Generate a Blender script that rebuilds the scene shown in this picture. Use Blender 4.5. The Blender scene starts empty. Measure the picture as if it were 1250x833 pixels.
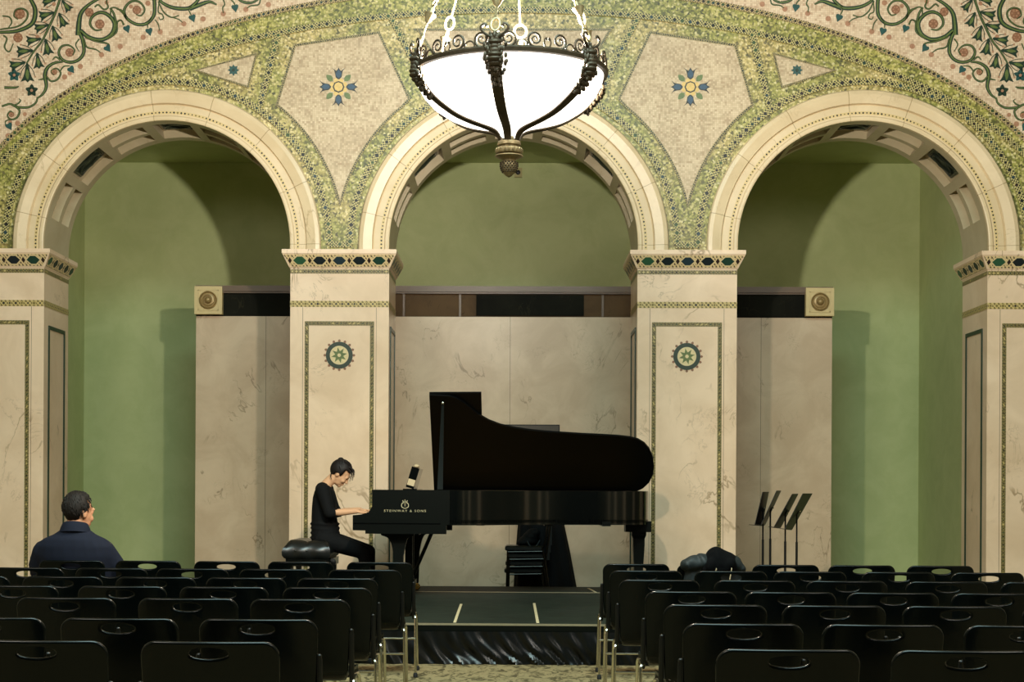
import bpy, bmesh, math, random
from mathutils import Vector, Matrix
random.seed(7)
R = math.radians
SC = bpy.context.scene
COL = SC.collection
PI = math.pi

# ------------------------------------------------------------------ camera
F, CX, HY, CZ = 2000.0, 625.0, 599.0, 1.30
ROLL, YAW = R(0.3), 0.02                  # the camera leans and turns a touch
cam_d = bpy.data.cameras.new('camera')
cam = bpy.data.objects.new('camera', cam_d); COL.objects.link(cam)
cam.location = (0, 0, CZ); cam.rotation_euler = (R(90), -ROLL, YAW)
cam_d.sensor_width = 36; cam_d.sensor_fit = 'HORIZONTAL'; cam_d.lens = F / 1250 * 36
cam_d.shift_x = F * math.tan(YAW) / 1250
cam_d.shift_y = (HY - 416.5) / 1250
cam_d.clip_end = 200
SC.camera = cam

def unroll(px, py):
    dx, dy = px - CX + F * math.tan(YAW), py - HY
    c, s = math.cos(ROLL), math.sin(ROLL)
    u, v = dx * c + dy * s, -dx * s + dy * c
    X, Y = u * math.cos(YAW) - F * math.sin(YAW), u * math.sin(YAW) + F * math.cos(YAW)
    return X * F / Y, v * F / Y
def at(px, py, d):                       # where a picture point lies at distance d
    dx, dy = unroll(px, py); k = d / F
    return Vector((dx * k, d, CZ - dy * k))

# ------------------------------------------------------------------ node helpers
class S:
    """socket wrapper: arithmetic on sockets builds math nodes"""
    def __init__(s, nt, v): s.nt, s.v = nt, v
    def _m(s, op, *a):
        n = s.nt.nodes.new('ShaderNodeMath'); n.operation = op
        for i, x in enumerate((s,) + a):
            x = x.v if isinstance(x, S) else x
            if isinstance(x, (int, float)): n.inputs[i].default_value = x
            else: s.nt.links.new(x, n.inputs[i])
        return S(s.nt, n.outputs[0])
    def __add__(s, o): return s._m('ADD', o)
    def __sub__(s, o): return s._m('SUBTRACT', o)
    def __rsub__(s, o): return (s * -1.0) + o
    def __mul__(s, o): return s._m('MULTIPLY', o)
    def __truediv__(s, o): return s._m('DIVIDE', o)
    def abs(s): return s._m('ABSOLUTE')
    def fract(s): return s._m('FRACT')
    def floor(s): return s._m('FLOOR')
    def lt(s, o): return s._m('LESS_THAN', o)
    def gt(s, o): return s._m('GREATER_THAN', o)
    def max(s, o): return s._m('MAXIMUM', o)
    def min(s, o): return s._m('MINIMUM', o)
    def pow(s, o): return s._m('POWER', o)
    def sqrt(s): return s._m('SQRT')
    def mod(s, o): return s._m('FLOORED_MODULO', o)
    def smooth(s, a, b):
        n = s.nt.nodes.new('ShaderNodeMapRange'); n.interpolation_type = 'SMOOTHSTEP'
        s.nt.links.new(s.v, n.inputs[0]); n.inputs[1].default_value = a; n.inputs[2].default_value = b
        return S(s.nt, n.outputs[0])

def lin(c):                                # sRGB 0-255 -> linear
    out = []
    for v in c:
        v = v / 255
        out.append(v / 12.92 if v <= 0.04045 else ((v + 0.055) / 1.055) ** 2.4)
    return tuple(out)
def c4(c): return (*lin(c), 1)

class Mat:
    def __init__(s, name, rough=0.5, spec=0.5, metal=0.0, coat=0.0):
        s.m = bpy.data.materials.new(name); s.m.use_nodes = True
        s.nt = s.m.node_tree; s.b = s.nt.nodes['Principled BSDF']
        s.b.inputs['Roughness'].default_value = rough
        s.b.inputs['Specular IOR Level'].default_value = spec
        s.b.inputs['Metallic'].default_value = metal
        s.b.inputs['Coat Weight'].default_value = coat
        s.b.inputs['Coat Roughness'].default_value = 0.05
    def node(s, t): return s.nt.nodes.new(t)
    def coord(s, kind='Object'):
        n = s.node('ShaderNodeTexCoord'); return n.outputs[kind]
    def uv(s):
        n = s.node('ShaderNodeSeparateXYZ'); s.nt.links.new(s.coord('UV'), n.inputs[0])
        return S(s.nt, n.outputs[0]), S(s.nt, n.outputs[1])
    def noise(s, scale, detail=4, rough=0.5, dist=0.0, vec=None, out='Fac'):
        n = s.node('ShaderNodeTexNoise'); n.inputs['Scale'].default_value = scale
        n.inputs['Detail'].default_value = detail; n.inputs['Roughness'].default_value = rough
        n.inputs['Distortion'].default_value = dist
        s.nt.links.new(vec if vec is not None else s.coord(), n.inputs['Vector'])
        return S(s.nt, n.outputs[0 if out == 'Fac' else 1])
    def scaled(s, sc):
        n = s.node('ShaderNodeVectorMath'); n.operation = 'MULTIPLY'
        s.nt.links.new(s.coord(), n.inputs[0]); n.inputs[1].default_value = sc
        return n.outputs[0]
    def ramp(s, fac, stops, const=False):
        n = s.node('ShaderNodeValToRGB'); cr = n.color_ramp
        if const: cr.interpolation = 'CONSTANT'
        while len(cr.elements) < len(stops): cr.elements.new(0.5)
        for e, (p, c) in zip(cr.elements, stops): e.position = p; e.color = c4(c)
        s.nt.links.new(fac.v, n.inputs[0]); return S(s.nt, n.outputs[0])
    def mix(s, fac, a, b):
        n = s.node('ShaderNodeMix'); n.data_type = 'RGBA'
        for sock, x in ((n.inputs[0], fac), (n.inputs[6], a), (n.inputs[7], b)):
            if isinstance(x, S): s.nt.links.new(x.v, sock)
            elif isinstance(x, tuple): sock.default_value = c4(x)
            else: sock.default_value = x
        return S(s.nt, n.outputs[2])
    def white(s, vec_or_val):
        n = s.node('ShaderNodeTexWhiteNoise'); n.noise_dimensions = '1D'
        s.nt.links.new(vec_or_val.v, n.inputs['W']); return S(s.nt, n.outputs[0])
    def base(s, c):
        if isinstance(c, S): s.nt.links.new(c.v, s.b.inputs['Base Color'])
        else: s.b.inputs['Base Color'].default_value = c4(c)
        return s
    def rough(s, r): s.nt.links.new(r.v, s.b.inputs['Roughness']); return s
    def bump(s, h, strength=0.3, dist=0.01):
        n = s.node('ShaderNodeBump'); n.inputs['Strength'].default_value = strength
        n.inputs['Distance'].default_value = dist
        s.nt.links.new(h.v, n.inputs['Height']); s.nt.links.new(n.outputs[0], s.b.inputs['Normal']); return s

def plain(name, c, rough=0.5, spec=0.5, metal=0.0, coat=0.0, var=0.06, nscale=12):
    m = Mat(name, rough, spec, metal, coat)
    n = m.noise(nscale, 3)
    a = tuple(max(0, v * (1 - var)) for v in c); b = tuple(min(255, v * (1 + var)) for v in c)
    m.base(m.mix(n, a, b)); return m.m

def marble(name, light, dark, vein, vscale=1.1, vamt=0.8, rough=0.3, joints=None, cloud=1.5, spec=0.4):
    m = Mat(name, rough, spec)
    cl = m.noise(cloud, 6, 0.6, 0.6)
    col = m.mix(cl.smooth(0.3, 0.72), dark, light)
    v = m.noise(vscale, 5, 0.55, 1.6, vec=m.scaled((1.0, 1.0, 0.55)))
    mask = m.noise(vscale * 1.3, 2, 0.5).smooth(0.5, 0.66)
    ve = (1.0 - (v - 0.5).abs().smooth(0.0, 0.014)) * mask * vamt
    v2 = m.noise(vscale * 2.7, 4, 0.6, 2.2)
    mask2 = m.noise(vscale * 2.1, 2, 0.5).smooth(0.55, 0.72)
    ve2 = (1.0 - (v2 - 0.5).abs().smooth(0.0, 0.02)) * mask2 * (vamt * 0.6)
    col = m.mix(ve.max(ve2), col, vein)
    if joints:
        u, _ = m.uv(); per, off, w = joints
        j = ((u + off) / per).fract()
        jm = (j - 0.5).abs().lt(w)
        col = m.mix(jm * 0.7, col, (140, 114, 74))
    m.base(col); return m.m

def mosaic(name, cols, tile=0.026, zone=None, grout=0.35, rough=0.35, zscale=3.0):
    """irregular tesserae: one colour per cell, a drift of hue over the wall"""
    m = Mat(name, rough, 0.5)
    v = m.node('ShaderNodeTexVoronoi'); v.feature = 'F1'; v.inputs['Scale'].default_value = 1 / tile
    sx = m.scaled((1.0, 0.0, 1.0)); m.nt.links.new(sx, v.inputs['Vector'])
    sep = m.node('ShaderNodeSeparateColor'); m.nt.links.new(v.outputs['Color'], sep.inputs[0])
    rnd = S(m.nt, sep.outputs[0]); rnd2 = S(m.nt, sep.outputs[1])
    clump = m.noise(9, 4, 0.65).smooth(0.25, 0.75)
    f = (rnd * 0.75 + clump * 0.25)
    n = len(cols)
    col = m.ramp(f, [(i / (n - 1) * 0.8 + 0.1, c) for i, c in enumerate(cols)])
    if zone:
        z = m.noise(zscale, 3, 0.5).smooth(0.42, 0.6)
        col2 = m.ramp(f, [(i / (len(zone) - 1) * 0.8 + 0.1, c) for i, c in enumerate(zone)])
        col = m.mix(z, col, col2)
    col = m.mix(rnd2.gt(0.93) * 0.8, col, (64, 62, 34)); col = m.mix(rnd2.lt(0.045) * 0.5, col, (232, 220, 172))
    e = S(m.nt, v.outputs['Distance']).smooth(0.45, 0.75)
    col = m.mix(e * grout, col, (70, 60, 38))
    m.base(col)
    return m.m

def tessera_grid(name, cols, tile=0.021, spot=(140, 110, 76)):
    """cream mosaic laid in rows"""
    m = Mat(name, 0.4, 0.4)
    sep = m.node('ShaderNodeSeparateXYZ'); m.nt.links.new(m.coord(), sep.inputs[0])
    wob = m.noise(5, 2) * 0.02
    x = (S(m.nt, sep.outputs[0]) + wob) / tile; z = (S(m.nt, sep.outputs[2]) + wob) / tile
    idn = x.floor() * 17.31 + z.floor() * 311.7
    r = m.white(idn)
    clump = m.noise(6, 4, 0.6).smooth(0.3, 0.7)
    col = m.ramp(r * 0.6 + clump * 0.4, [(0.1, cols[0]), (0.45, cols[1]), (0.8, cols[2])])
    col = m.mix(r.gt(0.93) * 0.55, col, spot)
    g = (x.fract() - 0.5).abs().max((z.fract() - 0.5).abs()).smooth(0.36, 0.5)
    col = m.mix(g * 0.3, col, (130, 110, 76))
    m.base(col); return m.m

def border_mat(name, ground, big, small=(30, 34, 24), cell=1.35, size=0.4, fine=4, fineamt=1.0):
    """u in strip widths, v across: big lozenges between rows of little triangles"""
    m = Mat(name, 0.35, 0.4)
    u, v = m.uv()
    cu = u / cell
    fu = (cu.fract() - 0.5).abs() * cell; fv = (v - 0.5).abs()
    rs = m.white(cu.floor() + 7.9); size = rs * (size * .35) + size * .7
    lo = (fu + fv).lt(size); halo = (fu + fv).lt(size + 0.1)
    rid = m.white(cu.floor() + 0.37)
    bigc = m.ramp(rid, [(i / len(big), c) for i, c in enumerate(big)], True)
    ch = ((u * fine).floor() + (v * fine).floor()).mod(2.0).gt(0.5)
    tri = ((u * fine).fract() + (v * fine).fract()).lt(1.5)
    col = m.mix(ch * tri * fineamt, ground, small)
    col = m.mix(halo, col, ground)
    col = m.mix(lo, col, bigc)
    m.base(col); return m.m

def hex_mat(name):
    """frieze of dark hexagons, a small lozenge between, lattice of triangles"""
    m = Mat(name, 0.35, 0.4)
    u, v = m.uv()
    fu = (u.fract() - 0.5).abs(); fv = (v - 0.5).abs()
    k = 1.78                                # cell length / height
    hx = (fu * k).max(fu * k * 0.5 + fv * 0.95)
    hexm = (fu * k * 0.55 + fv * .62).lt(0.33) * fv.lt(0.33)
    halo = (fu * k * 0.55 + fv * .62).lt(0.42) * fv.lt(0.45)
    fo = ((u + 0.5).fract() - 0.5).abs() * k
    loz = (fo * 1.5 + fv).lt(0.27)
    lh = (fo * 1.5 + fv).lt(0.42)
    ch = ((u * 11).floor() + (v * 5).floor()).mod(2.0).gt(0.5)
    tri = ((u * 11).fract() + (v * 5).fract()).lt(1.1)
    cream = (214, 190, 142)
    col = m.mix(ch * tri, cream, (66, 50, 34))
    col = m.mix(halo.max(lh), col, cream)
    rid = m.white(u.floor() + 0.7)
    hc = m.ramp(rid, [(0, (28, 60, 48)), (0.35, (44, 84, 58)), (0.6, (24, 34, 38)), (0.8, (34, 52, 60))], True)
    col = m.mix(loz, col, (44, 28, 26))
    col = m.mix(hexm, col, hc)
    m.base(col); return m.m

# ------------------------------------------------------------------ mesh helpers
def new_obj(name, me, mat=None, parent=None, smooth=False):
    if mat is not None: me.materials.append(mat)
    if smooth:
        for p in me.polygons: p.use_smooth = True
    o = bpy.data.objects.new(name, me); COL.objects.link(o)
    if parent is not None: o.parent = parent
    return o

class MB:
    def __init__(s, origin=(0, 0, 0)):
        s.bm = bmesh.new(); s.uvl = s.bm.loops.layers.uv.new('UVMap'); s.o = Vector(origin)
    def v(s, p): return s.bm.verts.new(Vector(p) - s.o)
    def face(s, vs, uvs=None):
        try: f = s.bm.faces.new(vs)
        except ValueError: return None
        if uvs:
            for l, u in zip(f.loops, uvs): l[s.uvl].uv = u
        return f
    def box(s, lo, hi, rot=None, center=None):
        x0, y0, z0 = lo; x1, y1, z1 = hi
        c = [Vector((x, y, z)) for z in (z0, z1) for y in (y0, y1) for x in (x0, x1)]
        if rot is not None:
            ce = Vector(center) if center is not None else (Vector(lo) + Vector(hi)) / 2
            c = [ce + rot @ (p - ce) for p in c]
        v = [s.v(p) for p in c]
        for q in ((0, 2, 3, 1), (4, 5, 7, 6), (0, 1, 5, 4), (2, 6, 7, 3), (0, 4, 6, 2), (1, 3, 7, 5)):
            s.face([v[i] for i in q])
        return s
    def loft(s, rings, cap=True, closed=False):
        """rings: lists of points, equal length"""
        vs = [[s.v(p) for p in r] for r in rings]
        n = len(vs[0]); m = len(vs)
        for i in range(m if closed else m - 1):
            a, b = vs[i], vs[(i + 1) % m]
            for j in range(n):
                s.face([a[j], a[(j + 1) % n], b[(j + 1) % n], b[j]])
        if cap and not closed:
            s.face(list(reversed(vs[0]))); s.face(vs[-1])
        return s
    def tube(s, pts, r, n=8, cap=True, closed=False, flat=None):
        pts = [Vector(p) for p in pts]
        rad = r if isinstance(r, (list, tuple)) else [r] * len(pts)
        rings = []; up = None
        for i, p in enumerate(pts):
            if closed: t = pts[(i + 1) % len(pts)] - pts[i - 1]
            else: t = pts[min(i + 1, len(pts) - 1)] - pts[max(i - 1, 0)]
            if t.length < 1e-9: t = Vector((0, 0, 1))
            t.normalize()
            if up is None:
                up = Vector((0, 0, 1)) if abs(t.z) < 0.9 else Vector((1, 0, 0))
            a = t.cross(up)
            if a.length < 1e-4: a = t.cross(Vector((0, 1, 0)))
            a.normalize(); b = a.cross(t).normalized(); up = b
            rings.append([p + a * (math.cos(k / n * 2 * PI) * rad[i]) + b * (math.sin(k / n * 2 * PI) * rad[i]) for k in range(n)])
        return s.loft(rings, cap, closed)
    def cap_tube(s, pts, r, n=12):
        """tapered limb with rounded ends"""
        pts = [Vector(p) for p in pts]; rad = list(r)
        a = (pts[0] - pts[1]).normalized(); b = (pts[-1] - pts[-2]).normalized()
        P = [pts[0] + a * rad[0] * 0.9, pts[0] + a * rad[0] * 0.55] + pts + [pts[-1] + b * rad[-1] * 0.55, pts[-1] + b * rad[-1] * 0.9]
        Q = [rad[0] * 0.4, rad[0] * 0.82] + rad + [rad[-1] * 0.82, rad[-1] * 0.4]
        return s.tube(P, Q, n)
    def ell(s, c, r, M=None, nu=16, nv=10):
        c = Vector(c); rings = []
        for i in range(1, nv):
            th = PI * i / nv
            ring = []
            for j in range(nu):
                ph = 2 * PI * j / nu
                p = Vector((r[0] * math.sin(th) * math.cos(ph), r[1] * math.sin(th) * math.sin(ph), -r[2] * math.cos(th)))
                if M is not None: p = M @ p
                ring.append(c + p)
            rings.append(ring)
        return s.loft(rings, True)
    def lathe(s, prof, c=(0, 0, 0), n=32, axis='z', cap=True):
        c = Vector(c); rings = []
        for r, h in prof:
            ring = []
            for j in range(n):
                a = 2 * PI * j / n; x, y = r * math.cos(a), r * math.sin(a)
                if axis == 'z': ring.append(c + Vector((x, y, h)))
                else: ring.append(c + Vector((x, -h, y)))          # h comes towards the hall (-Y)
            rings.append(ring)
        return s.loft(rings, cap)
    def prism(s, pts, y0, y1):
        """outline in (x, z), from y0 (front) to y1"""
        f = [s.v((x, y0, z)) for x, z in pts]; b = [s.v((x, y1, z)) for x, z in pts]
        n = len(pts)
        s.face(f); s.face(list(reversed(b)))
        for i in range(n):
            s.face([f[(i + 1) % n], f[i], b[i], b[(i + 1) % n]])
        return s
    def prism_z(s, pts, z0, z1):
        f = [s.v((x, y, z0)) for x, y in pts]; b = [s.v((x, y, z1)) for x, y in pts]
        n = len(pts)
        s.face(list(reversed(f))); s.face(b)
        for i in range(n):
            s.face([f[i], f[(i + 1) % n], b[(i + 1) % n], b[i]])
        return s
    def strip(s, pts, w, y, t=0.006, closed=False, uscale=None):
        """flat band along a path in the (x, z) plane, face at y - t; w may vary per point"""
        pts = [Vector((p[0], 0, p[1])) for p in pts]; n = len(pts)
        ws = w if isinstance(w, (list, tuple)) else [w] * n
        wm = uscale or max(ws); u = 0; rows = []
        for i, p in enumerate(pts):
            if closed: a, b = pts[i - 1], pts[(i + 1) % n]
            else: a, b = pts[max(i - 1, 0)], pts[min(i + 1, n - 1)]
            t1 = (p - a); t2 = (b - p)
            d = (t1.normalized() if t1.length > 1e-9 else Vector()) + (t2.normalized() if t2.length > 1e-9 else Vector())
            if d.length < 1e-9: d = t2 if t2.length else t1
            d.normalize(); nrm = Vector((-d.z, 0, d.x))
            k = 1.0
            if t1.length > 1e-9 and t2.length > 1e-9:
                k = min(2.0, 1 / max(0.4, abs(d.dot(t2.normalized()))))
            if i: u += (p - pts[i - 1]).length / wm
            h = nrm * (ws[i] / 2 * k)
            rows.append((p + h, p - h, u))
        if closed: rows.append((rows[0][0], rows[0][1], u + (pts[0] - pts[-1]).length / wm))
        V = []
        for a, b, u in rows:
            V.append([s.v((a.x, y, a.z)), s.v((a.x, y - t, a.z)), s.v((b.x, y - t, b.z)), s.v((b.x, y, b.z)), u])
        for i in range(len(V) - 1):
            a, b = V[i], V[i + 1]
            s.face([a[1], a[2], b[2], b[1]], [(a[4], 1), (a[4], 0), (b[4], 0), (b[4], 1)])
            s.face([a[0], a[1], b[1], b[0]], [(a[4], 1)] * 2 + [(b[4], 1)] * 2)
            s.face([a[2], a[3], b[3], b[2]], [(a[4], 0)] * 2 + [(b[4], 0)] * 2)
        return s
    def quad_uv(s, p, uvs):
        return s.face([s.v(q) for q in p], uvs)
    def build(s, name, mat=None, parent=None, smooth=False, bevel=0, seg=2, norm=True, doubles=False):
        if doubles: bmesh.ops.remove_doubles(s.bm, verts=s.bm.verts, dist=1e-4)
        if bevel:
            ed = [e for e in s.bm.edges if len(e.link_faces) == 2 and e.calc_face_angle(0) > 0.5]
            bmesh.ops.bevel(s.bm, geom=ed, offset=bevel, segments=seg, affect='EDGES', clamp_overlap=True)
        if norm: bmesh.ops.recalc_face_normals(s.bm, faces=s.bm.faces)
        me = bpy.data.meshes.new(name); s.bm.to_mesh(me); s.bm.free()
        o = new_obj(name, me, mat, parent, smooth)
        if smooth:
            try: me.set_sharp_from_angle(angle=R(40))
            except Exception: pass
        return o

def empty(name, loc, label=None, cat=None, group=None, rz=0):
    o = bpy.data.objects.new(name, None); COL.objects.link(o)
    o.location = loc; o.rotation_euler = (0, 0, rz); o.empty_display_size = 0.1
    tag(o, label, cat, group); return o
def tag(o, label=None, cat=None, group=None, kind=None):
    if label: o['label'] = label
    if cat: o['category'] = cat
    if group: o['group'] = group
    if kind: o['kind'] = kind
    return o
def struct(o): o['kind'] = 'structure'; return o

def smooth_path(pts, k=6):
    """Catmull-Rom through 2D/3D points"""
    P = [Vector(p) for p in pts]
    if len(P) < 3: return P
    out = []
    Q = [P[0] * 2 - P[1]] + P + [P[-1] * 2 - P[-2]]
    for i in range(1, len(Q) - 2):
        a, b, c, d = Q[i - 1], Q[i], Q[i + 1], Q[i + 2]
        for j in range(k):
            t = j / k
            out.append(0.5 * ((2 * b) + (c - a) * t + (2 * a - 5 * b + 4 * c - d) * t * t + (3 * b - a - 3 * c + d) * t ** 3))
    out.append(P[-1]); return out

def plate(outline, holes, thick, bevel, xcuts, ycuts):
    """rounded plate with holes (in local x, y; thickness z), cut so it can be bent; returns a mesh"""
    cu = bpy.data.curves.new('plate', 'CURVE'); cu.dimensions = '2D'; cu.fill_mode = 'BOTH'
    cu.extrude = max(1e-5, thick / 2 - bevel); cu.bevel_depth = bevel; cu.bevel_resolution = 2; cu.offset = -bevel
    for loop in [outline] + holes:
        sp = cu.splines.new('POLY'); sp.points.add(len(loop) - 1)
        for p, q in zip(sp.points, loop): p.co = (q[0], q[1], 0, 1)
        sp.use_cyclic_u = True
    ob = bpy.data.objects.new('plate', cu); COL.objects.link(ob)
    dg = bpy.context.evaluated_depsgraph_get()
    me = bpy.data.meshes.new_from_object(ob.evaluated_get(dg))
    bpy.data.objects.remove(ob); bpy.data.curves.remove(cu)
    bm = bmesh.new(); bm.from_mesh(me)
    bmesh.ops.remove_doubles(bm, verts=bm.verts, dist=1e-5)
    for axis, cuts in ((0, xcuts), (1, ycuts)):
        for c in cuts:
            co = Vector((0, 0, 0)); no = Vector((0, 0, 0)); co[axis] = c; no[axis] = 1
            bmesh.ops.bisect_plane(bm, geom=list(bm.verts) + list(bm.edges) + list(bm.faces), plane_co=co, plane_no=no)
    bm.to_mesh(me); bm.free(); return me

def fuse(mb, name, mat, parent, voxel=0.008, smooth_it=6, fac=0.5):
    """melt overlapping pieces into one continuous skin"""
    bmesh.ops.recalc_face_normals(mb.bm, faces=mb.bm.faces)
    me = bpy.data.meshes.new(name); mb.bm.to_mesh(me); mb.bm.free()
    o = bpy.data.objects.new('tmp_fuse', me); COL.objects.link(o)
    r = o.modifiers.new('r', 'REMESH'); r.mode = 'VOXEL'; r.voxel_size = voxel
    if smooth_it:
        sm = o.modifiers.new('s', 'SMOOTH'); sm.factor = fac; sm.iterations = smooth_it
    dg = bpy.context.evaluated_depsgraph_get()
    out = bpy.data.meshes.new_from_object(o.evaluated_get(dg))
    bpy.data.objects.remove(o); bpy.data.meshes.remove(me)
    out.name = name; out.materials.clear()
    return new_obj(name, out, mat, parent, True)

# ------------------------------------------------------------------ materials
M = {}
GREENS = [(86, 88, 40), (122, 122, 54), (150, 148, 72), (172, 166, 92), (198, 186, 126)]
YELLOWS = [(128, 116, 62), (160, 146, 82), (184, 166, 100), (204, 184, 124), (222, 204, 150)]
M['mosaic_gold'] = mosaic('mosaic_gold', YELLOWS, 0.022, zone=GREENS, zscale=1.6)
M['mosaic_green'] = mosaic('mosaic_green', GREENS, 0.022, zone=[(96, 96, 40), (140, 138, 62), (166, 160, 80), (190, 180, 104), (206, 194, 130)])
M['mosaic_cream'] = tessera_grid('mosaic_cream', [(172, 152, 122), (194, 174, 142), (210, 192, 160)])
M['mosaic_rose'] = tessera_grid('mosaic_rose', [(194, 168, 140), (216, 192, 162), (228, 208, 180)], 0.022, (160, 116, 84))
DK = [(14, 16, 12), (18, 22, 18), (18, 24, 20), (26, 52, 42), (40, 28, 24), (30, 56, 62), (24, 24, 22), (52, 74, 40)]
M['border'] = border_mat('mosaic_border', (184, 172, 112), DK)
M['border_outer'] = border_mat('mosaic_border_outer', (190, 168, 118), [(24, 24, 22), (34, 60, 58), (46, 34, 28), (50, 70, 36), (70, 56, 44)], cell=1.0, size=0.42, fine=4)
M['border_thin'] = border_mat('mosaic_border_thin', (176, 160, 110), [(14, 22, 18), (20, 40, 36), (24, 24, 20)], (14, 20, 16), cell=0.9, size=0.42, fine=3)
M['dot_line'] = border_mat('mosaic_dot_line', (208, 184, 132), [(24, 20, 18), (30, 26, 22), (120, 104, 50), (26, 28, 24)], cell=1.25, size=0.40, fineamt=0.0)
M['band'] = border_mat('mosaic_band', (200, 178, 118), [(36, 30, 26), (110, 96, 44), (52, 40, 34), (120, 104, 50)], (120, 104, 56), cell=1.0, size=0.26, fine=3)
M['band_gold'] = border_mat('mosaic_band_gold', (136, 122, 76), [(34, 34, 26), (40, 60, 40), (60, 50, 34), (190, 170, 110)], (88, 80, 44), cell=1.0, size=0.3, fine=3)
M['hex'] = hex_mat('mosaic_hexagons')
M['marble'] = marble('cream_marble', (238, 212, 182), (220, 192, 160), (140, 112, 76), 1.0, 0.75)
M['marble_arch'] = marble('arch_marble', (222, 201, 164), (206, 184, 146), (150, 122, 82), 1.2, 0.5, joints=(24.0, 0.0, 0.006))
M['marble_wall'] = marble('tan_marble', (214, 192, 162), (196, 172, 142), (112, 90, 62), 1.6, 0.6, rough=0.32, cloud=2.2)
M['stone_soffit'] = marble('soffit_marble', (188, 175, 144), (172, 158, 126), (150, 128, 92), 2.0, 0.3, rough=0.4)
g = Mat('green_wall_paint', 0.55, 0.35)
gn = g.noise(2.2, 6, 0.65, 0.5); gs = g.noise(14, 4, 0.7).smooth(0.62, 0.8)
g.base(g.mix(gs * 0.22, g.mix(gn.smooth(0.3, 0.7), (178, 187, 130), (190, 197, 141)), (158, 164, 110)))
M['green_paint'] = g.m
M['frieze_dark'] = marble('dark_frieze', (30, 30, 22), (18, 18, 14), (60, 56, 40), 3, 0.4, rough=0.8, spec=0.1)
M['frieze_brown'] = marble('brown_frieze', (96, 74, 50), (74, 56, 38), (50, 38, 26), 3, 0.5, rough=0.7, spec=0.15)
M['ledge'] = plain('brown_ledge', (98, 76, 54), 0.4)
M['boss'] = plain('cream_boss', (206, 184, 130), 0.4)
M['bronze'] = plain('boss_bronze', (158, 132, 84), 0.4, metal=0.25)
M['plaque'] = marble('green_plaque', (52, 58, 44), (34, 40, 32), (20, 24, 20), 9, 0.5, rough=0.3)
M['inlay_green'] = plain('inlay_dark_green', (24, 48, 34), 0.35, var=0.3, nscale=40)
M['inlay_mid'] = plain('inlay_mid_green', (90, 106, 56), 0.35, var=0.25, nscale=40)
M['inlay_light'] = plain('inlay_light_green', (150, 156, 84), 0.35, var=0.2, nscale=40)
M['inlay_teal'] = plain('inlay_teal', (32, 72, 68), 0.35, var=0.3, nscale=40)
M['inlay_blue'] = plain('inlay_blue', (40, 66, 88), 0.35, var=0.3, nscale=40)
M['inlay_black'] = plain('inlay_black', (28, 28, 22), 0.35, var=0.3, nscale=40)
M['inlay_gold'] = plain('inlay_gold', (206, 176, 104), 0.35, var=0.15, nscale=40)
M['inlay_cream'] = plain('inlay_cream', (216, 198, 150), 0.35, var=0.1, nscale=40)
M['inlay_rust'] = plain('inlay_rust', (132, 92, 66), 0.4, var=0.25, nscale=50)
M['inlay_rose'] = plain('inlay_rose', (162, 120, 92), 0.4, var=0.2, nscale=50)
cpt = Mat('carpet', 0.95, 0.1)
w1 = cpt.noise(15, 3, 0.6, 1.2, vec=cpt.scaled((1.0, 0.42, 1.0))); w2 = cpt.noise(60, 3, 0.7)
cc = cpt.mix(w1.smooth(0.38, 0.54), (72, 63, 42), (150, 134, 98))
cpt.base(cpt.mix(w2 * 0.4, cc, (110, 98, 70))).bump(w2, 0.6, 0.01)
M['carpet'] = cpt.m
M['dark_hall'] = plain('dark_hall_wall', (40, 40, 34), 0.8)
M['plaster'] = plain('hall_plaster', (92, 88, 66), 0.8)
dm = Mat('stage_deck_black', 0.6, 0.1)
dn = dm.noise(9, 5, 0.7, 1.0, vec=dm.scaled((.5, 1.4, 1.0)))
dm.base(dm.mix(dn.smooth(0.3, 0.7), (20, 28, 24), (42, 52, 45)))
M['deck'] = dm.m
M['alu'] = plain('deck_edge_metal', (176, 168, 140), 0.4, metal=0.7)
M['tape'] = plain('pale_tape', (196, 186, 150), 0.6)
M['satin'] = plain('black_satin', (3, 6, 7), 0.30, 0.4, var=0.1)
M['plastic'] = plain('black_plastic', (2, 6, 6), 0.25, 0.19, var=0.1, nscale=6)
M['chrome'] = plain('chrome', (205, 200, 182), 0.16, metal=1.0, var=0.03)
M['dark_steel'] = plain('dark_steel', (46, 46, 44), 0.3, metal=1.0)
M['rubber'] = plain('black_rubber', (12, 12, 12), 0.7)
M['lacquer'] = plain('black_lacquer', (5, 7, 7), 0.13, 0.5, var=0.1)
M['lid_black'] = plain('lid_black', (4, 5, 6), 0.4, 0.2, var=0.1)
M['satin_lacquer'] = plain('satin_black_case', (6, 10, 8), 0.32, 0.2, var=0.2, nscale=6)
M['brass'] = plain('brass', (196, 160, 84), 0.25, metal=1.0)
M['gold_plate'] = plain('gold_plate', (176, 136, 66), 0.4, metal=0.8)
M['letter'] = plain('gilt_lettering', (172, 164, 130), 0.5)
M['ivory'] = plain('ivory_keys', (228, 222, 204), 0.3)
M['ebony'] = plain('ebony_keys', (14, 14, 14), 0.3)
M['leather'] = plain('black_leather', (14, 16, 15), 0.33, 0.6, var=0.2, nscale=20)
M['black_metal'] = plain('black_metal', (8, 9, 8), 0.42, 0.3)
M['iron'] = plain('dark_bronze', (66, 56, 42), 0.5, metal=0.5, var=0.3, nscale=40)
M['iron_gilt'] = plain('gilt_bronze', (138, 124, 92), 0.42, metal=0.5, var=0.3, nscale=40)
M['skin'] = plain('skin', (214, 166, 128), 0.5, 0.3, var=0.04)
M['skin_man'] = plain('skin_ruddy', (196, 140, 106), 0.5, 0.3, var=0.05)
M['hair'] = plain('dark_hair', (20, 14, 13), 0.6, 0.35, var=0.4, nscale=90)
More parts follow.
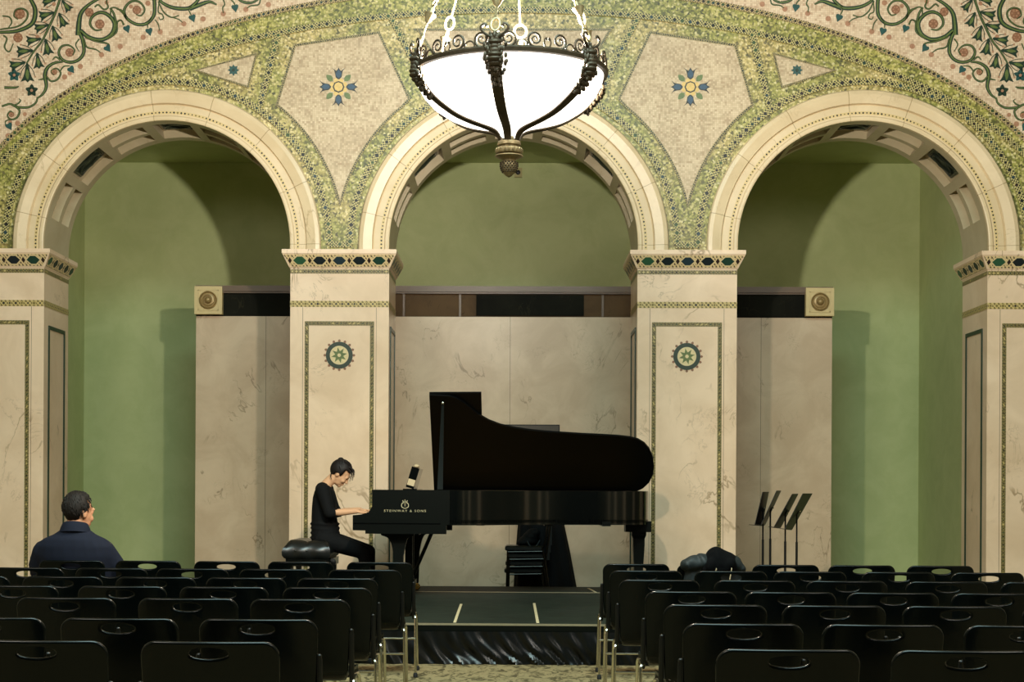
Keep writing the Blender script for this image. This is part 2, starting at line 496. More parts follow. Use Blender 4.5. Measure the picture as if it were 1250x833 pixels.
M['hair_man'] = plain('dark_brown_hair', (20, 14, 10), 0.7, 0.3, var=0.5, nscale=90)
M['black_cloth'] = plain('black_cloth', (11, 12, 13), 0.85, 0.2, var=0.2, nscale=30)
M['navy'] = plain('navy_wool', (15, 20, 35), 0.85, 0.25, var=0.15, nscale=40)
M['hood_cloth'] = plain('hood_black', (5, 6, 7), 0.9, 0.1, var=0.3, nscale=30)
M['grey_cloth'] = plain('grey_nylon', (26, 32, 33), 0.6, 0.3, var=0.55, nscale=45)
M['screen'] = plain('screen_grey', (62, 56, 48), 0.3)
M['paper'] = plain('paper', (196, 176, 140), 0.8)
M['white_plastic'] = plain('ivory_plastic', (170, 160, 104), 0.5)

# ------------------------------------------------------------------ the hall
SW = 115.6; YW = F / SW                    # scale and distance of the arcade wall
YB = 18.25                                  # back of the arcade
PITCH = 424 / SW; RIN = 151.5 / SW; HALF = (424 / 2 - 151.5) / SW
ZS = CZ + (599 - 299.5) / SW; ZC = CZ + (599 - 306) / SW        # arch centre, top of the capitals
def W(dx, y): return (dx / SW, CZ + (599 - y) / SW)              # dx from the middle of the picture
YM, YG = 19.2, 21.0
HX, HZ = 7.5, 9.3

b = MB(); b.box((-HX, -4.5, -0.1), (HX, YG + 0.2, 0)); struct(b.build('floor', M['carpet']))
b = MB(); b.box((-HX, -4.5, HZ), (HX, YB, HZ + 0.15)); struct(b.build('ceiling', M['plaster']))
b = MB(); b.box((-HX - 0.2, -4.5, 0), (-HX, YW, HZ)); struct(b.build('wall_left', M['plaster']))
b = MB(); b.box((HX, -4.5, 0), (HX + 0.2, YW, HZ)); struct(b.build('wall_right', M['plaster']))
b = MB(); b.box((-HX, -4.7, 0), (HX, -4.5, HZ)); struct(b.build('wall_rear', M['dark_hall']))
for sx in (-1, 1):  # pilasters added out of view to reflect as bands in the piano rim
    for y in (3.2, 7.0, 10.8, 14.6):
        b = MB(); b.box((min(sx * HX, sx * (HX - .25)), y - .45, 0), (max(sx * HX, sx * (HX - .25)), y + .45, 5.2)); struct(b.build('reflection_pilaster', M['marble']))
ZN = CZ + (599 - 199) * YG / F
NL, NR = -5.52, 5.18
b = MB(); b.box((NL - 0.2, YG, 0), (NR + 0.2, YG + 0.2, ZN + 0.2)); wnb = struct(b.build('wall_niche_back', M['green_paint']))
b = MB(); b.box((NL - 0.6, YB, 0), (NL, YG, ZN + 0.2)); struct(b.build('wall_niche_left', M['green_paint']))
b = MB(); b.box((NR, YB, 0), (NR + 0.9, YG, ZN + 0.2)); struct(b.build('wall_niche_right', M['green_paint']))
b = MB(); b.box((NL, YB, ZN), (NR, YG, ZN + 0.2)); struct(b.build('ceiling_niche', M['green_paint']))

# arcade wall: one slab with three arches cut into its lower edge
RCUT = RIN + 0.13
pts = [(-HX, 0), (-6.03, 0), (-6.03, ZC)]
for k in (-1, 0, 1):
    cx = k * PITCH
    pts += [(cx - RCUT, ZC)]
    pts += [(cx - RCUT * math.cos(a), ZS + RCUT * math.sin(a)) for a in [PI * i / 48 for i in range(49)]]
    pts += [(cx + RCUT, ZC)]
pts += [(6.03, ZC), (6.03, 0), (HX, 0), (HX, HZ), (-HX, HZ)]
b = MB(); b.prism(pts, YW, YB)
wall = struct(b.build('wall_front', M['mosaic_gold']))

def ell_pt(a, bb, th, yc=301.5): return W(a * math.cos(th), yc - bb * math.sin(th))
EO, EI = (680, 318), (673, 289)
# cream field above the great ellipse
n = 96
pts = [ell_pt(*EO, PI - PI * i / n) for i in range(n + 1)]
pts = [(-HX, pts[0][1])] + pts + [(HX, pts[-1][1]), (HX, HZ), (-HX, HZ)]
b = MB(); b.prism(pts, YW - 0.010, YW); b.build('mosaic_field', M['mosaic_rose'], wall)
pts = [ell_pt(*EO, PI - PI * i / n) for i in range(n + 1)] + [ell_pt(*EI, PI * i / n) for i in range(n + 1)]
b = MB(); b.prism(pts, YW - 0.008, YW); b.build('mosaic_arch_band', M['mosaic_green'], wall)
def path_strip(name, pts, w, mat, off=0.014, t=0.006, closed=False):
    b = MB(); b.strip(pts, w / SW, YW - off + t, t + 0.004, closed); return b.build(name, mat, wall)
path_strip('mosaic_border', [ell_pt(EO[0], EO[1], PI * i / 200) for i in range(201)], 6.0, M['border_outer'], 0.018)
path_strip('mosaic_border', [ell_pt(EI[0], EI[1], PI * i / 200) for i in range(201)], 7.0, M['border'], 0.018)
for k in (-1, 0, 1):
    rr = 199.5
    P = [(k * 424 + rr * math.cos(a), 299.5 - rr * math.sin(a)) for a in [PI * i / 90 for i in range(91)]]
    path_strip('mosaic_border', [W(*p) for p in P], 7.5, M['border'], 0.020)
for sx in (-1, 1):                          # foot of the borders over each inner capital
    path_strip('mosaic_border', [W(sx * 212 - 14, 299), W(sx * 212 + 14, 299)], 7.0, M['border'], 0.016)
    path_strip('mosaic_border', [W(sx * 287.5, 39), W(sx * 310.5, 131)], 7.0, M['border'], 0.022)
    path_strip('mosaic_border', [W(sx * 150.5, 22), W(sx * 122, 77), W(sx * 102, 124)], 7.0, M['border'], 0.022)

def arc_side(cx, p, q, r=217.5, n=14):
    a0 = math.atan2(299.5 - p[1], p[0] - cx); a1 = math.atan2(299.5 - q[1], q[0] - cx)
    return [(cx + r * math.cos(a0 + (a1 - a0) * i / n), 299.5 - r * math.sin(a0 + (a1 - a0) * i / n)) for i in range(n + 1)]
def field_panel(outline, mat, off=0.012, w=3.2):
    o = MB(); o.prism([W(*p) for p in outline], YW - off, YW); ob = o.build('mosaic_panel', mat, wall)
    s2 = MB(); s2.strip([W(*p) for p in outline], w / SW, YW - off, 0.004, True); e = s2.build('panel_edging', M['border_thin'], ob)
    return ob
for sx in (-1, 1):
    tip = (212 * sx, 250)
    out = [(sx * 268.5, 55.7), (sx * 165.5, 40), (sx * 128, 121)]
    inner = arc_side(0, (sx * 128, 123), tip)
    outer = arc_side(sx * 424, tip, (sx * 290.5, 129))
    field_panel(out + inner[1:-1] + [tip] + outer[1:], M['mosaic_cream'])
    field_panel([(sx * 315.5, 66), (sx * 325.5, 106.5), (sx * 389.5, 86)], M['mosaic_cream'], w=2.6)
bot = [(217.5 * math.cos(a), 299.5 - 217.5 * math.sin(a)) for a in [R(68.5) + R(43) * i / 16 for i in range(17)]]
field_panel([(-117, 36.5), (117, 36.5)] + bot, M['mosaic_cream'])

# lotus rosettes and small medallions
def leaf_poly(b, c, ang, L, wd, y, kind='leaf', t=0.003):
    ca, sa = math.cos(ang), math.sin(ang)
    if kind == 'leaf': pr = [(0, 0), (.25, .42), (.55, .5), (.85, .25), (1, 0), (.85, -.25), (.55, -.5), (.25, -.42)]
    elif kind == 'tulip': pr = [(0, .12), (.18, .42), (.5, .5), (.75, .62), (1.0, 1.0), (.72, .34), (.8, .2), (1.02, 0), (.8, -.2), (.72, -.34), (1.0, -1.0), (.75, -.62), (.5, -.5), (.18, -.42), (0, -.12)]
    elif kind == 'heart': pr = [(0, .0), (-.12, .3), (.05, .55), (.35, .5), (.7, .22), (1.05, 0), (.7, -.22), (.35, -.5), (.05, -.55), (-.12, -.3)]
    elif kind == 'bell': pr = [(0, .1), (.45, .22), (.75, .38), (1.0, .62), (.92, .2), (1.05, 0), (.92, -.2), (1.0, -.62), (.75, -.38), (.45, -.22), (0, -.1)]
    P = [(c[0] + (u * L * ca - v * wd * sa) / 1.0, c[1] + (u * L * sa + v * wd * ca)) for u, v in pr]
    b.prism(P, y - t, y)
def disc(b, c, r, y, t=0.003, n=12):
    b.prism([(c[0] + r * math.cos(2 * PI * i / n), c[1] + r * math.sin(2 * PI * i / n)) for i in range(n)], y - t, y)
q = 1 / SW
for sx in (-1, 1):
    c = W(sx * 214.5, 106.5); y0 = YW - 0.012
    tu, lf, go, bl, bd = MB(), MB(), MB(), MB(), MB()
    for k in range(4):
        a = k * PI / 2
        leaf_poly(bd, (c[0] + 9.5 * q * math.cos(a), c[1] + 9.5 * q * math.sin(a)), a, 14.0 * q, 8.5 * q, y0, 'tulip', 0.004)
        leaf_poly(tu, (c[0] + 10.5 * q * math.cos(a), c[1] + 10.5 * q * math.sin(a)), a, 10.5 * q, 7.0 * q, y0 - 0.004, 'leaf')
        a += PI / 4
        leaf_poly(lf, (c[0] + 10 * q * math.cos(a), c[1] + 10 * q * math.sin(a)), a, 11 * q, 7 * q, y0, 'leaf', 0.004)
    for k in range(8): disc(go, (c[0] + 8.2 * q * math.cos(k * PI / 4 + .39), c[1] + 8.2 * q * math.sin(k * PI / 4 + .39)), 2.9 * q, y0, 0.004)
    disc(bl, c, 7.2 * q, y0, 0.005, 8); disc(go, c, 5.6 * q, y0 - 0.004, 0.004, 8)
    ro = bd.build('rosette', M['inlay_black'], wall)
    tu.build('petal', M['inlay_blue'], ro); lf.build('leaf', M['inlay_mid'], ro); go.build('centre', M['inlay_gold'], ro); bl.build('centre_ring', M['inlay_black'], ro)
    c = W(sx * 343.5, 86); st = MB()
    P = []
    for k in range(16):
        r = (7.2 if k % 2 == 0 else 4.6) * q; P.append((c[0] + r * math.cos(k * PI / 8), c[1] + r * math.sin(k * PI / 8)))
    st.prism(P, y0 - 0.004, y0); so = st.build('star_medallion', M['inlay_teal'], wall)
    st = MB(); disc(st, c, 2.0 * q, y0 - 0.004); st.build('star_centre', M['inlay_green'], so)

# acanthus scrolls in the two upper corners (traced once, mirrored)
def Z7(x, y): return (x / 6.944 - 625.5, y / 6.944)
def Z5(x, y): return (x / 6.944 - 625.5, y / 6.944 + 80)
def Z8(x, y): return (x / 6.25 + 130 - 625.5, y / 6.25)
STEMS = [  # (points, width at start, middle, end, colour)
    ([Z7(*p) for p in ((478, -40), (470, 0), (425, 130), (370, 250), (320, 350), (250, 440), (190, 540))], 2.6, 2.4, 1.6),
    ([Z7(*p) for p in ((180, -60), (225, 0), (262, 90), (235, 200), (110, 262), (-40, 275))], 3.4, 5.0, 3.0),
    ([Z7(*p) for p in ((-40, 250), (110, 225), (185, 165), (195, 105), (150, 72), (95, 85), (80, 135), (115, 165))], 1.6, 2.0, 1.2),
    ([Z7(*p) for p in ((-20, 135), (40, 145), (60, 190), (30, 240))], 1.4, 1.6, 1.0),
    ([Z7(*p) for p in ((-10, 300), (20, 330), (0, 400), (40, 440), (75, 370))], 1.6, 1.6, 1.0),
    ([Z7(*p) for p in ((820, -20), (720, 40), (655, 110), (636, 200), (632, 300))], 2.4, 4.4, 6.0),
    ([Z7(*p) for p in ((640, 270), (668, 340), (680, 440), (640, 505), (570, 530), (500, 510), (465, 450), (490, 395), (550, 385), (600, 425), (585, 470))], 4.0, 3.0, 1.2),
    ([Z7(*p) for p in ((650, 260), (725, 318), (830, 338), (915, 290), (940, 200), (890, 130), (820, 105), (752, 140), (732, 205), (775, 255), (835, 252))], 4.2, 4.0, 1.4),
    ([Z7(*p) for p in ((690, 315), (780, 350), (880, 370), (900, 395))], 2.0, 2.0, 1.2),
    ([Z7(*p) for p in ((680, 330), (705, 400), (780, 420), (825, 450))], 1.8, 1.6, 0.9),
    ([Z7(*p) for p in ((640, 330), (610, 380), (640, 440))], 1.4, 1.3, 0.7),
    ([Z7(*p) for p in ((905, 320), (960, 270), (965, 190), (1000, 175), (1015, 215))], 1.6, 1.6, 1.0),
    ([Z7(*p) for p in ((770, 60), (800, 40), (850, 80), (885, 60), (870, 10), (900, -30))], 1.6, 1.8, 1.2),
    ([Z7(*p) for p in ((905, 130), (915, 70), (960, 70), (1010, 110), (1060, 180))], 1.4, 1.6, 1.6),
    ([Z7(*p) for p in ((500, 525), (430, 535), (370, 575), (348, 640), (360, 735), (330, 800), (285, 835))], 2.0, 4.4, 1.6),
    ([Z7(*p) for p in ((350, 640), (400, 690), (455, 675), (482, 620), (445, 582), (400, 605), (425, 640))], 2.0, 1.8, 0.9),
    ([Z7(*p) for p in ((480, 600), (510, 565), (560, 560))], 1.3, 1.4, 1.0),
    ([Z7(*p) for p in ((340, 670), (290, 680))], 2.2, 1.8, 0.8),
    ([Z7(*p) for p in ((480, 510), (440, 485), (410, 510))], 2.2, 1.6, 0.8),
    ([Z5(*p) for p in ((285, 270), (270, 320), (205, 358), (110, 355), (50, 330), (-20, 350))], 1.6, 2.6, 2.0),
    ([Z5(*p) for p in ((105, 355), (132, 390), (110, 445), (60, 462), (28, 430), (50, 392), (80, 405))], 2.4, 1.8, 0.9),
    ([Z5(*p) for p in ((90, 340), (120, 325), (140, 300), (125, 285))], 1.8, 1.4, 0.8),
    ([Z5(*p) for p in ((60, 460), (15, 475), (10, 510))], 1.3, 1.3, 0.9),
    ([Z5(*p) for p in ((0, 190), (90, 190), (125, 180))], 3.0, 2.4, 1.0),
    ([Z8(*p) for p in ((335, -40), (342, 40), (335, 120), (280, 180), (200, 185), (125, 135), (110, 70), (160, 12), (225, 15), (265, 70), (240, 118), (200, 112))], 4.0, 3.0, 1.2),
    ([Z8(*p) for p in ((50, 70), (90, 80), (125, 130))], 1.2, 1.8, 1.2),
    ([Z8(*p) for p in ((370, -20), (400, 20), (480, 58), (590, 66), (650, 30), (690, -20))], 2.4, 4.2, 3.0),
    ([Z8(*p) for p in ((610, 66), (680, 40), (760, 14), (820, 36))], 5.0, 4.2, 1.6),
    ([Z8(*p) for p in ((370, 10), (410, 90), (470, 132), (530, 118))], 1.4, 1.6, 1.0),
    ([Z8(*p) for p in ((480, 132), (530, 150), (560, 175))], 1.2, 1.2, 0.8),
    ([Z8(*p) for p in ((375, 20), (370, 90), (400, 110), (410, 140), (385, 150), (375, 130))], 1.2, 1.4, 0.8),
    ([Z8(*p) for p in ((345, 150), (370, 185), (380, 235))], 1.2, 1.2, 0.8),
    ([Z8(*p) for p in ((320, 140), (290, 180), (290, 215))], 1.2, 1.4, 1.0),
    ([Z8(*p) for p in ((600, 70), (615, 100), (625, 120))], 1.3, 1.3, 1.0),
    ([Z8(*p) for p in ((860, -20), (880, 30), (865, 60), (870, 100))], 1.2, 1.4, 1.0),
    ([Z8(*p) for p in ((910, -20), (950, 20), (960, 45))], 1.2, 1.4, 1.0),
    ([Z8(*p) for p in ((970, -20), (1020, 15), (1090, 20), (1160, -20))], 2.4, 3.0, 1.8),
    ([Z8(*p) for p in ((1155, -10), (1140, 35), (1080, 45), (1050, 65))], 1.3, 1.5, 0.9),
    ([Z8(*p) for p in ((0, 60), (30, 110), (45, 200), (20, 265), (-20, 300))], 2.0, 2.8, 1.6),
    ([Z8(*p) for p in ((50, 165), (85, 155), (110, 190))], 1.3, 1.4, 1.0),
]
HEARTS = [(Z7(560, 575), -0.9), (Z7(870, 395), -0.9), (Z7(1040, 225), -1.2), (Z5(35, 500), -1.1), (Z8(297, 222), -1.3), (Z8(627, 120), -1.2), (Z8(957, 42), -1.4)]
DOTS = [Z7(990, 395), Z7(830, 465), Z7(650, 565), Z7(515, 655), Z5(115, 495), Z5(35, 600), Z8(255, 285), Z8(385, 243), Z8(567, 182), Z8(715, 145), Z8(870, 105), Z8(1043, 72), Z8(1215, 35), Z8(290, 25)]
ROSES = [(Z7(130, 118), 6.5), (Z7(558, 447), 5.5), (Z7(815, 205), 6.0), (Z7(425, 612), 4.0), (Z8(205, 76), 5.5), (Z7(725, 105), 5.5), (Z5(62, 420), 3.5), (Z7(115, 320), 6.0)]
BELLS = [((490, 0), (560, 90)), ((465, 110), (515, 225)), ((410, 220), (450, 345)), ((350, 330), (378, 465)), ((280, 450), (298, 580)), ((195, 540), (200, 695)),
         ((440, -5), (325, 20)), ((425, 105), (300, 140)), ((380, 210), (260, 245)), ((315, 330), (190, 350)), ((245, 430), (108, 440)), ((180, 530), (50, 565))]
for sx in (1, -1):                          # 1: left corner, -1: its mirror on the right
    T = lambda p: W(p[0] * sx, p[1])
    y0 = YW - 0.010
    dk, md, lt = MB(), MB(), MB()
    for P, w0, w1_, w2_ in STEMS:
        S2 = smooth_path([(p[0], 0, p[1]) for p in P], 5); n = len(S2)
        pp = [T((v.x, v.z)) for v in S2]
        def wat(i, k=1.0):
            t = i / (n - 1); w = 1.22 * (w0 + (w1_ - w0) * t * 2 if t < .5 else w1_ + (w2_ - w1_) * (t - .5) * 2)
            return w * k / SW
        dk.strip(pp, [wat(i) for i in range(n)], y0, 0.003)
        md.strip(pp, [wat(i, 0.36) for i in range(n)], y0 - 0.003, 0.002)
    stems = dk.build('scroll_stems', M['inlay_green'], wall); md.build('stem_highlight', M['inlay_mid'], stems)
    hb, hd, db, bb, bt, rr_ = MB(), MB(), MB(), MB(), MB(), MB()
    for c, a in HEARTS:
        leaf_poly(hb, T(c), a if sx > 0 else PI - a, 8.5 * q, 8 * q, y0 - 0.002, 'heart', 0.003)
    for c in DOTS: disc(db, T(c), 3.3 * q, y0, 0.003, 10)
    for a, e in BELLS:
        A, E = T(Z7(*a)), T(Z7(*e)); an = math.atan2(E[1] - A[1], E[0] - A[0]); L = math.hypot(E[0] - A[0], E[1] - A[1])
        leaf_poly(bb, A, an, L, 0.62 * L, y0 - 0.002, 'bell'); leaf_poly(bt, (A[0] + (E[0] - A[0]) * .3, A[1] + (E[1] - A[1]) * .3), an, L * .62, .2 * L, y0 - 0.004, 'leaf')
        for sgn in (1, -1):                 # curled anthers beside each bell
            nx, nz = -math.sin(an) * sgn, math.cos(an) * sgn
            cp = [(A[0], A[1]), (A[0] + (E[0] - A[0]) * .35 + nx * L * .28, A[1] + (E[1] - A[1]) * .35 + nz * L * .28), (A[0] + (E[0] - A[0]) * .75 + nx * L * .42, A[1] + (E[1] - A[1]) * .75 + nz * L * .42)]
            bb.strip([(v.x, v.z) for v in smooth_path([(p[0], 0, p[1]) for p in cp], 4)], 0.9 * q, y0, 0.002)
            disc(db, cp[2], 1.2 * q, y0, 0.003, 7)
    for c, r in ROSES:
        disc(rr_, T(c), r * q, y0 - 0.001, 0.002, 10)
        for k in range(6): disc(hd, (T(c)[0] + r * .55 * q * math.cos(k * 1.047), T(c)[1] + r * .55 * q * math.sin(k * 1.047)), r * .22 * q, y0 - 0.003, 0.002, 6)
    for c in (Z5(235, 215), Z7(85, 640)):   # open flowers low in the corner
        for k in range(5): leaf_poly(bb if c[1] > 105 else hb, T(c), k * 1.257 + .3, 8 * q, 5.5 * q, y0 - 0.002, 'leaf')
        disc(db, T(c), 1.8 * q, y0 - 0.005)
    for c in ((-500, 3), (-470, 8), (-565, 5), (-585, 45), (-545, 90), (-600, 140), (-618, 150)):
        disc(db, T(c), 2.6 * q, y0, 0.003, 8)
    hb.build('heart_leaves', M['inlay_teal'], wall); db.build('berries', M['inlay_rose'], wall)
    bells = bb.build('bell_flowers', M['inlay_green'], wall); bt.build('bell_highlight', M['inlay_mid'], bells)
    ros = rr_.build('scroll_flowers', M['inlay_rust'], wall); hd.build('flower_seeds', M['inlay_rose'], ros)

# ------------------------------------------------------------------ the three arches: archivolt ring, coffered soffit
PROF = [(151.5, 0.0), (151.5, 0.045), (153, 0.05), (156, 0.05), (157.5, 0.035), (170, 0.035), (171.2, 0.028), (172.2, 0.06), (183, 0.075), (187.5, 0.065), (189, 0.045), (189, 0.0)]
def arch_path():
    out = [(-1, 0, ZC - ZS, -3.0)] + [(-math.cos(a), math.sin(a), 0, math.degrees(a)) for a in [PI * i / 72 for i in range(73)]] + [(1, 0, ZC - ZS, 183.0)]
    return out
for k in (-1, 0, 1):
    cx = k * PITCH
    b = MB(); prev = None
    for c, s_, dz, u in arch_path():
        row = [b.v((cx + c * r / SW, YW - p, ZS + dz + s_ * r / SW)) for r, p in PROF]
        if prev:
            for i in range(len(row) - 1):
                b.face([prev[0][i], prev[0][i + 1], row[i + 1], row[i]], [(prev[1], 0), (prev[1], 1), (u, 1), (u, 0)])
        prev = (row, u)
    av = b.build('archivolt', M['marble_arch'], wall, norm=True)
    b = MB(); rr = 161 / SW
    b.strip([(cx - rr, ZC)] + [(cx - rr * math.cos(PI * i / 90), ZS + rr * math.sin(PI * i / 90)) for i in range(91)] + [(cx + rr, ZC)], 3.6 / SW, YW - 0.034, 0.004)
    b.build('dotted_inlay', M['dot_line'], av)
    # soffit: heightfield over (angle, depth)
    ds = [0, .14, .20, .42, .52, .74, .80, .95]
    na = 120; cells = {}
    plq = []
    for i in range(na):
        a = (i + .5) / na * 180
        bay = None
        for kb in range(7):
            ctr = 22.5 + 22.5 * kb
            if abs(a - ctr) < 8.6: bay = kb
        for j in range(7):
            h = 0
            if bay is not None:
                if bay % 2 == 0: h = 0.085 if j in (1, 2, 4, 5) and not (j == 3) else 0
                else: h = 0.085 if 1 <= j <= 5 else 0
                if bay % 2 == 0 and j in (1,): h = 0
                if bay % 2 == 0 and j == 2: h = 0.085
                if bay % 2 == 0 and j in (4,): h = 0
                if bay % 2 == 0 and j in (5,): h = 0.085
                if bay % 2 == 0 and j == 1: h = 0.085
                if bay % 2 == 0 and j == 4: h = 0.085
            cells[i, j] = h
    b = MB()
    def sp(i, y, h):
        a = PI * i / na; r = RIN + h
        return (cx - r * math.cos(a), YW + y, ZS + r * math.sin(a))
    for (i, j), h in cells.items():
        b.face([b.v(sp(i, ds[j], h)), b.v(sp(i + 1, ds[j], h)), b.v(sp(i + 1, ds[j + 1], h)), b.v(sp(i, ds[j + 1], h))])
        hn = cells.get((i + 1, j), h)
        if hn != h: b.face([b.v(sp(i + 1, ds[j], h)), b.v(sp(i + 1, ds[j], hn)), b.v(sp(i + 1, ds[j + 1], hn)), b.v(sp(i + 1, ds[j + 1], h))])
        hn = cells.get((i, j + 1), h)
        if hn != h: b.face([b.v(sp(i, ds[j + 1], h)), b.v(sp(i + 1, ds[j + 1], h)), b.v(sp(i + 1, ds[j + 1], hn)), b.v(sp(i, ds[j + 1], hn))])
    for i in range(na):                      # back rim
        b.face([b.v(sp(i, .95, 0)), b.v(sp(i + 1, .95, 0)), b.v(sp(i + 1, .95, .14)), b.v(sp(i, .95, .14))])
    for sx in (-1, 1):                       # short straight stilts
        b.quad_uv([(cx + sx * RIN, YW, ZC), (cx + sx * RIN, YW, ZS), (cx + sx * RIN, YB, ZS), (cx + sx * RIN, YB, ZC)], [(0, 0)] * 4)
        b.quad_uv([(cx + sx * RIN, YB, ZC), (cx + sx * RCUT, YB, ZC), (cx + sx * RCUT, YB, ZS), (cx + sx * RIN, YB, ZS)], [(0, 0)] * 4)
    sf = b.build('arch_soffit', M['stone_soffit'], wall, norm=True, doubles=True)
    for kb in (1, 3, 5):
        b = MB(); a0 = 22.5 + 22.5 * kb - 7.6
        def pp(u, v, h): return sp((a0 + 15.2 * u) / 180 * na, .18 + .48 * v, .083 - h)
        for (u0, u1, v0, v1, h) in ((0, 1, 0, 1, .012),):
            N_ = 6
            for i in range(N_):
                b.loft([[pp(i / N_, 0, h), pp(i / N_, 1, h), pp(i / N_, 1, 0), pp(i / N_, 0, 0)], [pp((i + 1) / N_, 0, h), pp((i + 1) / N_, 1, h), pp((i + 1) / N_, 1, 0), pp((i + 1) / N_, 0, 0)]], False)
        po = b.build('relief_plaque', M['plaque'], sf)
        b = MB()
        for ph in (0, PI):
            b.tube([pp(.5 + .42 * math.sin(t + ph) * .9, .08 + .84 * t / (2 * PI) , .022) for t in [2 * PI * i / 24 for i in range(25)]], .013, 6)
        for f in ((.06, .06, .94, .06), (.94, .06, .94, .94), (.94, .94, .06, .94), (.06, .94, .06, .06)):
            b.tube([pp(f[0] + (f[2] - f[0]) * i / 6, f[1] + (f[3] - f[1]) * i / 6, .016) for i in range(7)], .010, 6)
        b.build('relief_knot', M['plaque'], po)

# ------------------------------------------------------------------ the four piers
def zpx(y): return CZ + (599 - y) / SW
for k in (-1.5, -0.5, 0.5, 1.5):
    cx = k * PITCH; x0, x1 = cx - HALF, cx + HALF
    b = MB(); b.box((x0, YW, 0), (x1, YB, zpx(328)))
    pier = struct(b.build('pier', M['marble']))
    w = {-1.5: 'outer left pier of cream marble, half cut off by the left edge of the photo',
         -0.5: 'cream marble pier with green roundel behind the pianist, left of the central arch',
         0.5: 'cream marble pier with green roundel behind the tail of the piano',
         1.5: 'outer right pier of cream marble, half cut off by the right edge of the photo'}[k]
    tag(pier, w, 'pillar')
    # base moulding
    b = MB(); b.box((x0 - .03, YW - .03, 0), (x1 + .03, YB + .03, .18)); b.box((x0 - .015, YW - .015, .18), (x1 + .015, YB + .015, .22)); b.build('pier_base', M['marble'], pier, bevel=.006)
    # flaring capital
    e = 9.5 / SW
    def ringz(ex, z): return [(x0 - ex, YW - ex, z), (x1 + ex, YW - ex, z), (x1 + ex, YB + ex, z), (x0 - ex, YB + ex, z)]
    b = MB(); b.loft([ringz(0, zpx(328.5)), ringz(.012, zpx(327)), ringz(e * .94, zpx(311.5)), ringz(e, zpx(311)), ringz(e, zpx(306))])
    cap = b.build('capital', M['marble'], pier)
    b = MB()
    zl, zh = zpx(326.2), zpx(312.6); el, eh = .012 + .004, e * .92 + .004
    for side in range(4):
        if side == 0: P = [(x0 + .01, YW - el, zl), (x1 - .01, YW - el, zl), (x1 + e * .75, YW - eh, zh), (x0 - e * .75, YW - eh, zh)]
        elif side == 1: P = [(x1 + el, YW + .01, zl), (x1 + el, YB - .01, zl), (x1 + eh, YB + e * .7, zh), (x1 + eh, YW - e * .7, zh)]
        elif side == 2: P = [(x0 - el, YB - .01, zl), (x0 - el, YW + .01, zl), (x0 - eh, YW - e * .7, zh), (x0 - eh, YB + e * .7, zh)]
        else: continue
        L = (P[1][0] - P[0][0]) if side == 0 else abs(P[1][1] - P[0][1])
        cell = 2 * HALF / 5; nb = L / cell; ex_ = (abs(P[2][0] - P[3][0]) - L) / 2 / cell if side == 0 else (abs(P[2][1] - P[3][1]) - L) / 2 / cell
        o5 = 2.5 - nb / 2; NQ = 24
        lo5 = [tuple(P[0][i] + (P[1][i] - P[0][i]) * t / NQ for i in range(3)) for t in range(NQ + 1)]; hi5 = [tuple(P[3][i] + (P[2][i] - P[3][i]) * t / NQ for i in range(3)) for t in range(NQ + 1)]
        ul = [o5 + nb * t / NQ for t in range(NQ + 1)]; uh = [o5 - ex_ + (nb + 2 * ex_) * t / NQ for t in range(NQ + 1)]
        for t in range(NQ): b.quad_uv([lo5[t], lo5[t + 1], hi5[t + 1], hi5[t]], [(ul[t], 0), (ul[t + 1], 0), (uh[t + 1], 1), (uh[t], 1)])
    b.build('capital_frieze', M['hex'], cap, norm=False)
    # mosaic bands round the shaft
    for (ya, yb, mt) in ((329.5, 334.5, 'band_gold'), (368, 375.5, 'band')):
        b = MB(); hgt = (yb - ya) / SW; z = zpx((ya + yb) / 2)
        b.strip([(x0, z), (x1, z)], hgt, YW, .004)
        L = (YB - YW) / hgt
        for xx, sgn in ((x0 - .004, -1), (x1 + .004, 1)):
            b.quad_uv([(xx, YW, z - hgt / 2), (xx, YB, z - hgt / 2), (xx, YB, z + hgt / 2), (xx, YW, z + hgt / 2)], [(0, 0), (L, 0), (L, 1), (0, 1)])
        b.build('mosaic_band', M[mt], pier, norm=False)
    # framed panel on the front
    w5 = 5.0 / SW; xa, xb = cx - 40 / SW, cx + 40 / SW; zt = zpx(395.5)
    b = MB(); b.strip([(xa, .35), (xa, zt), (xb, zt), (xb, .35)], w5, YW, .004); b.build('mosaic_frame', M['band_gold'], pier)
    # hairline joints of the veneer
    b = MB()
    for xx in (x0 + 15.5 / SW, x1 - 15.5 / SW): b.box((xx - .002, YW - .0015, .22), (xx + .002, YW, zpx(376)))
    b.build('veneer_joint', M['ledge'], pier)
    # framed panel on the reveals
    for sx, xx in ((-1, x0), (1, x1)):
        b = MB(); t = .012
        for (ya, yb, za, zb) in ((YW + .16, YW + .19, .35, zpx(402)), (YW + .76, YW + .79, .35, zpx(402)), (YW + .16, YW + .79, zpx(402), zpx(402) + .04)):
            b.box((xx - t if sx < 0 else xx, ya, za), (xx if sx < 0 else xx + t, yb, zb))
        b.build('reveal_frame', M['inlay_green'], pier)
    if abs(k) < 1:                           # green roundel with a star
        c = (cx, zpx(434.5)); y0 = YW
        b = MB()
        P1 = [(c[0] + 16.5 * q * math.cos(PI * i / 20), c[1] + 16.5 * q * math.sin(PI * i / 20)) for i in range(40)]
        b.prism(P1, y0 - .006, y0); rd = b.build('roundel', M['inlay_green'], pier)
        b = MB(); disc(b, c, 11.5 * q, y0 - .006, .003, 32); b.build('roundel_field', M['inlay_cream'], rd)
        b = MB(); P = []
        for i in range(16):
            r = (9.8 if i % 2 == 0 else 5.0) * q; P.append((c[0] + r * math.cos(i * PI / 8 + .2), c[1] + r * math.sin(i * PI / 8 + .2)))
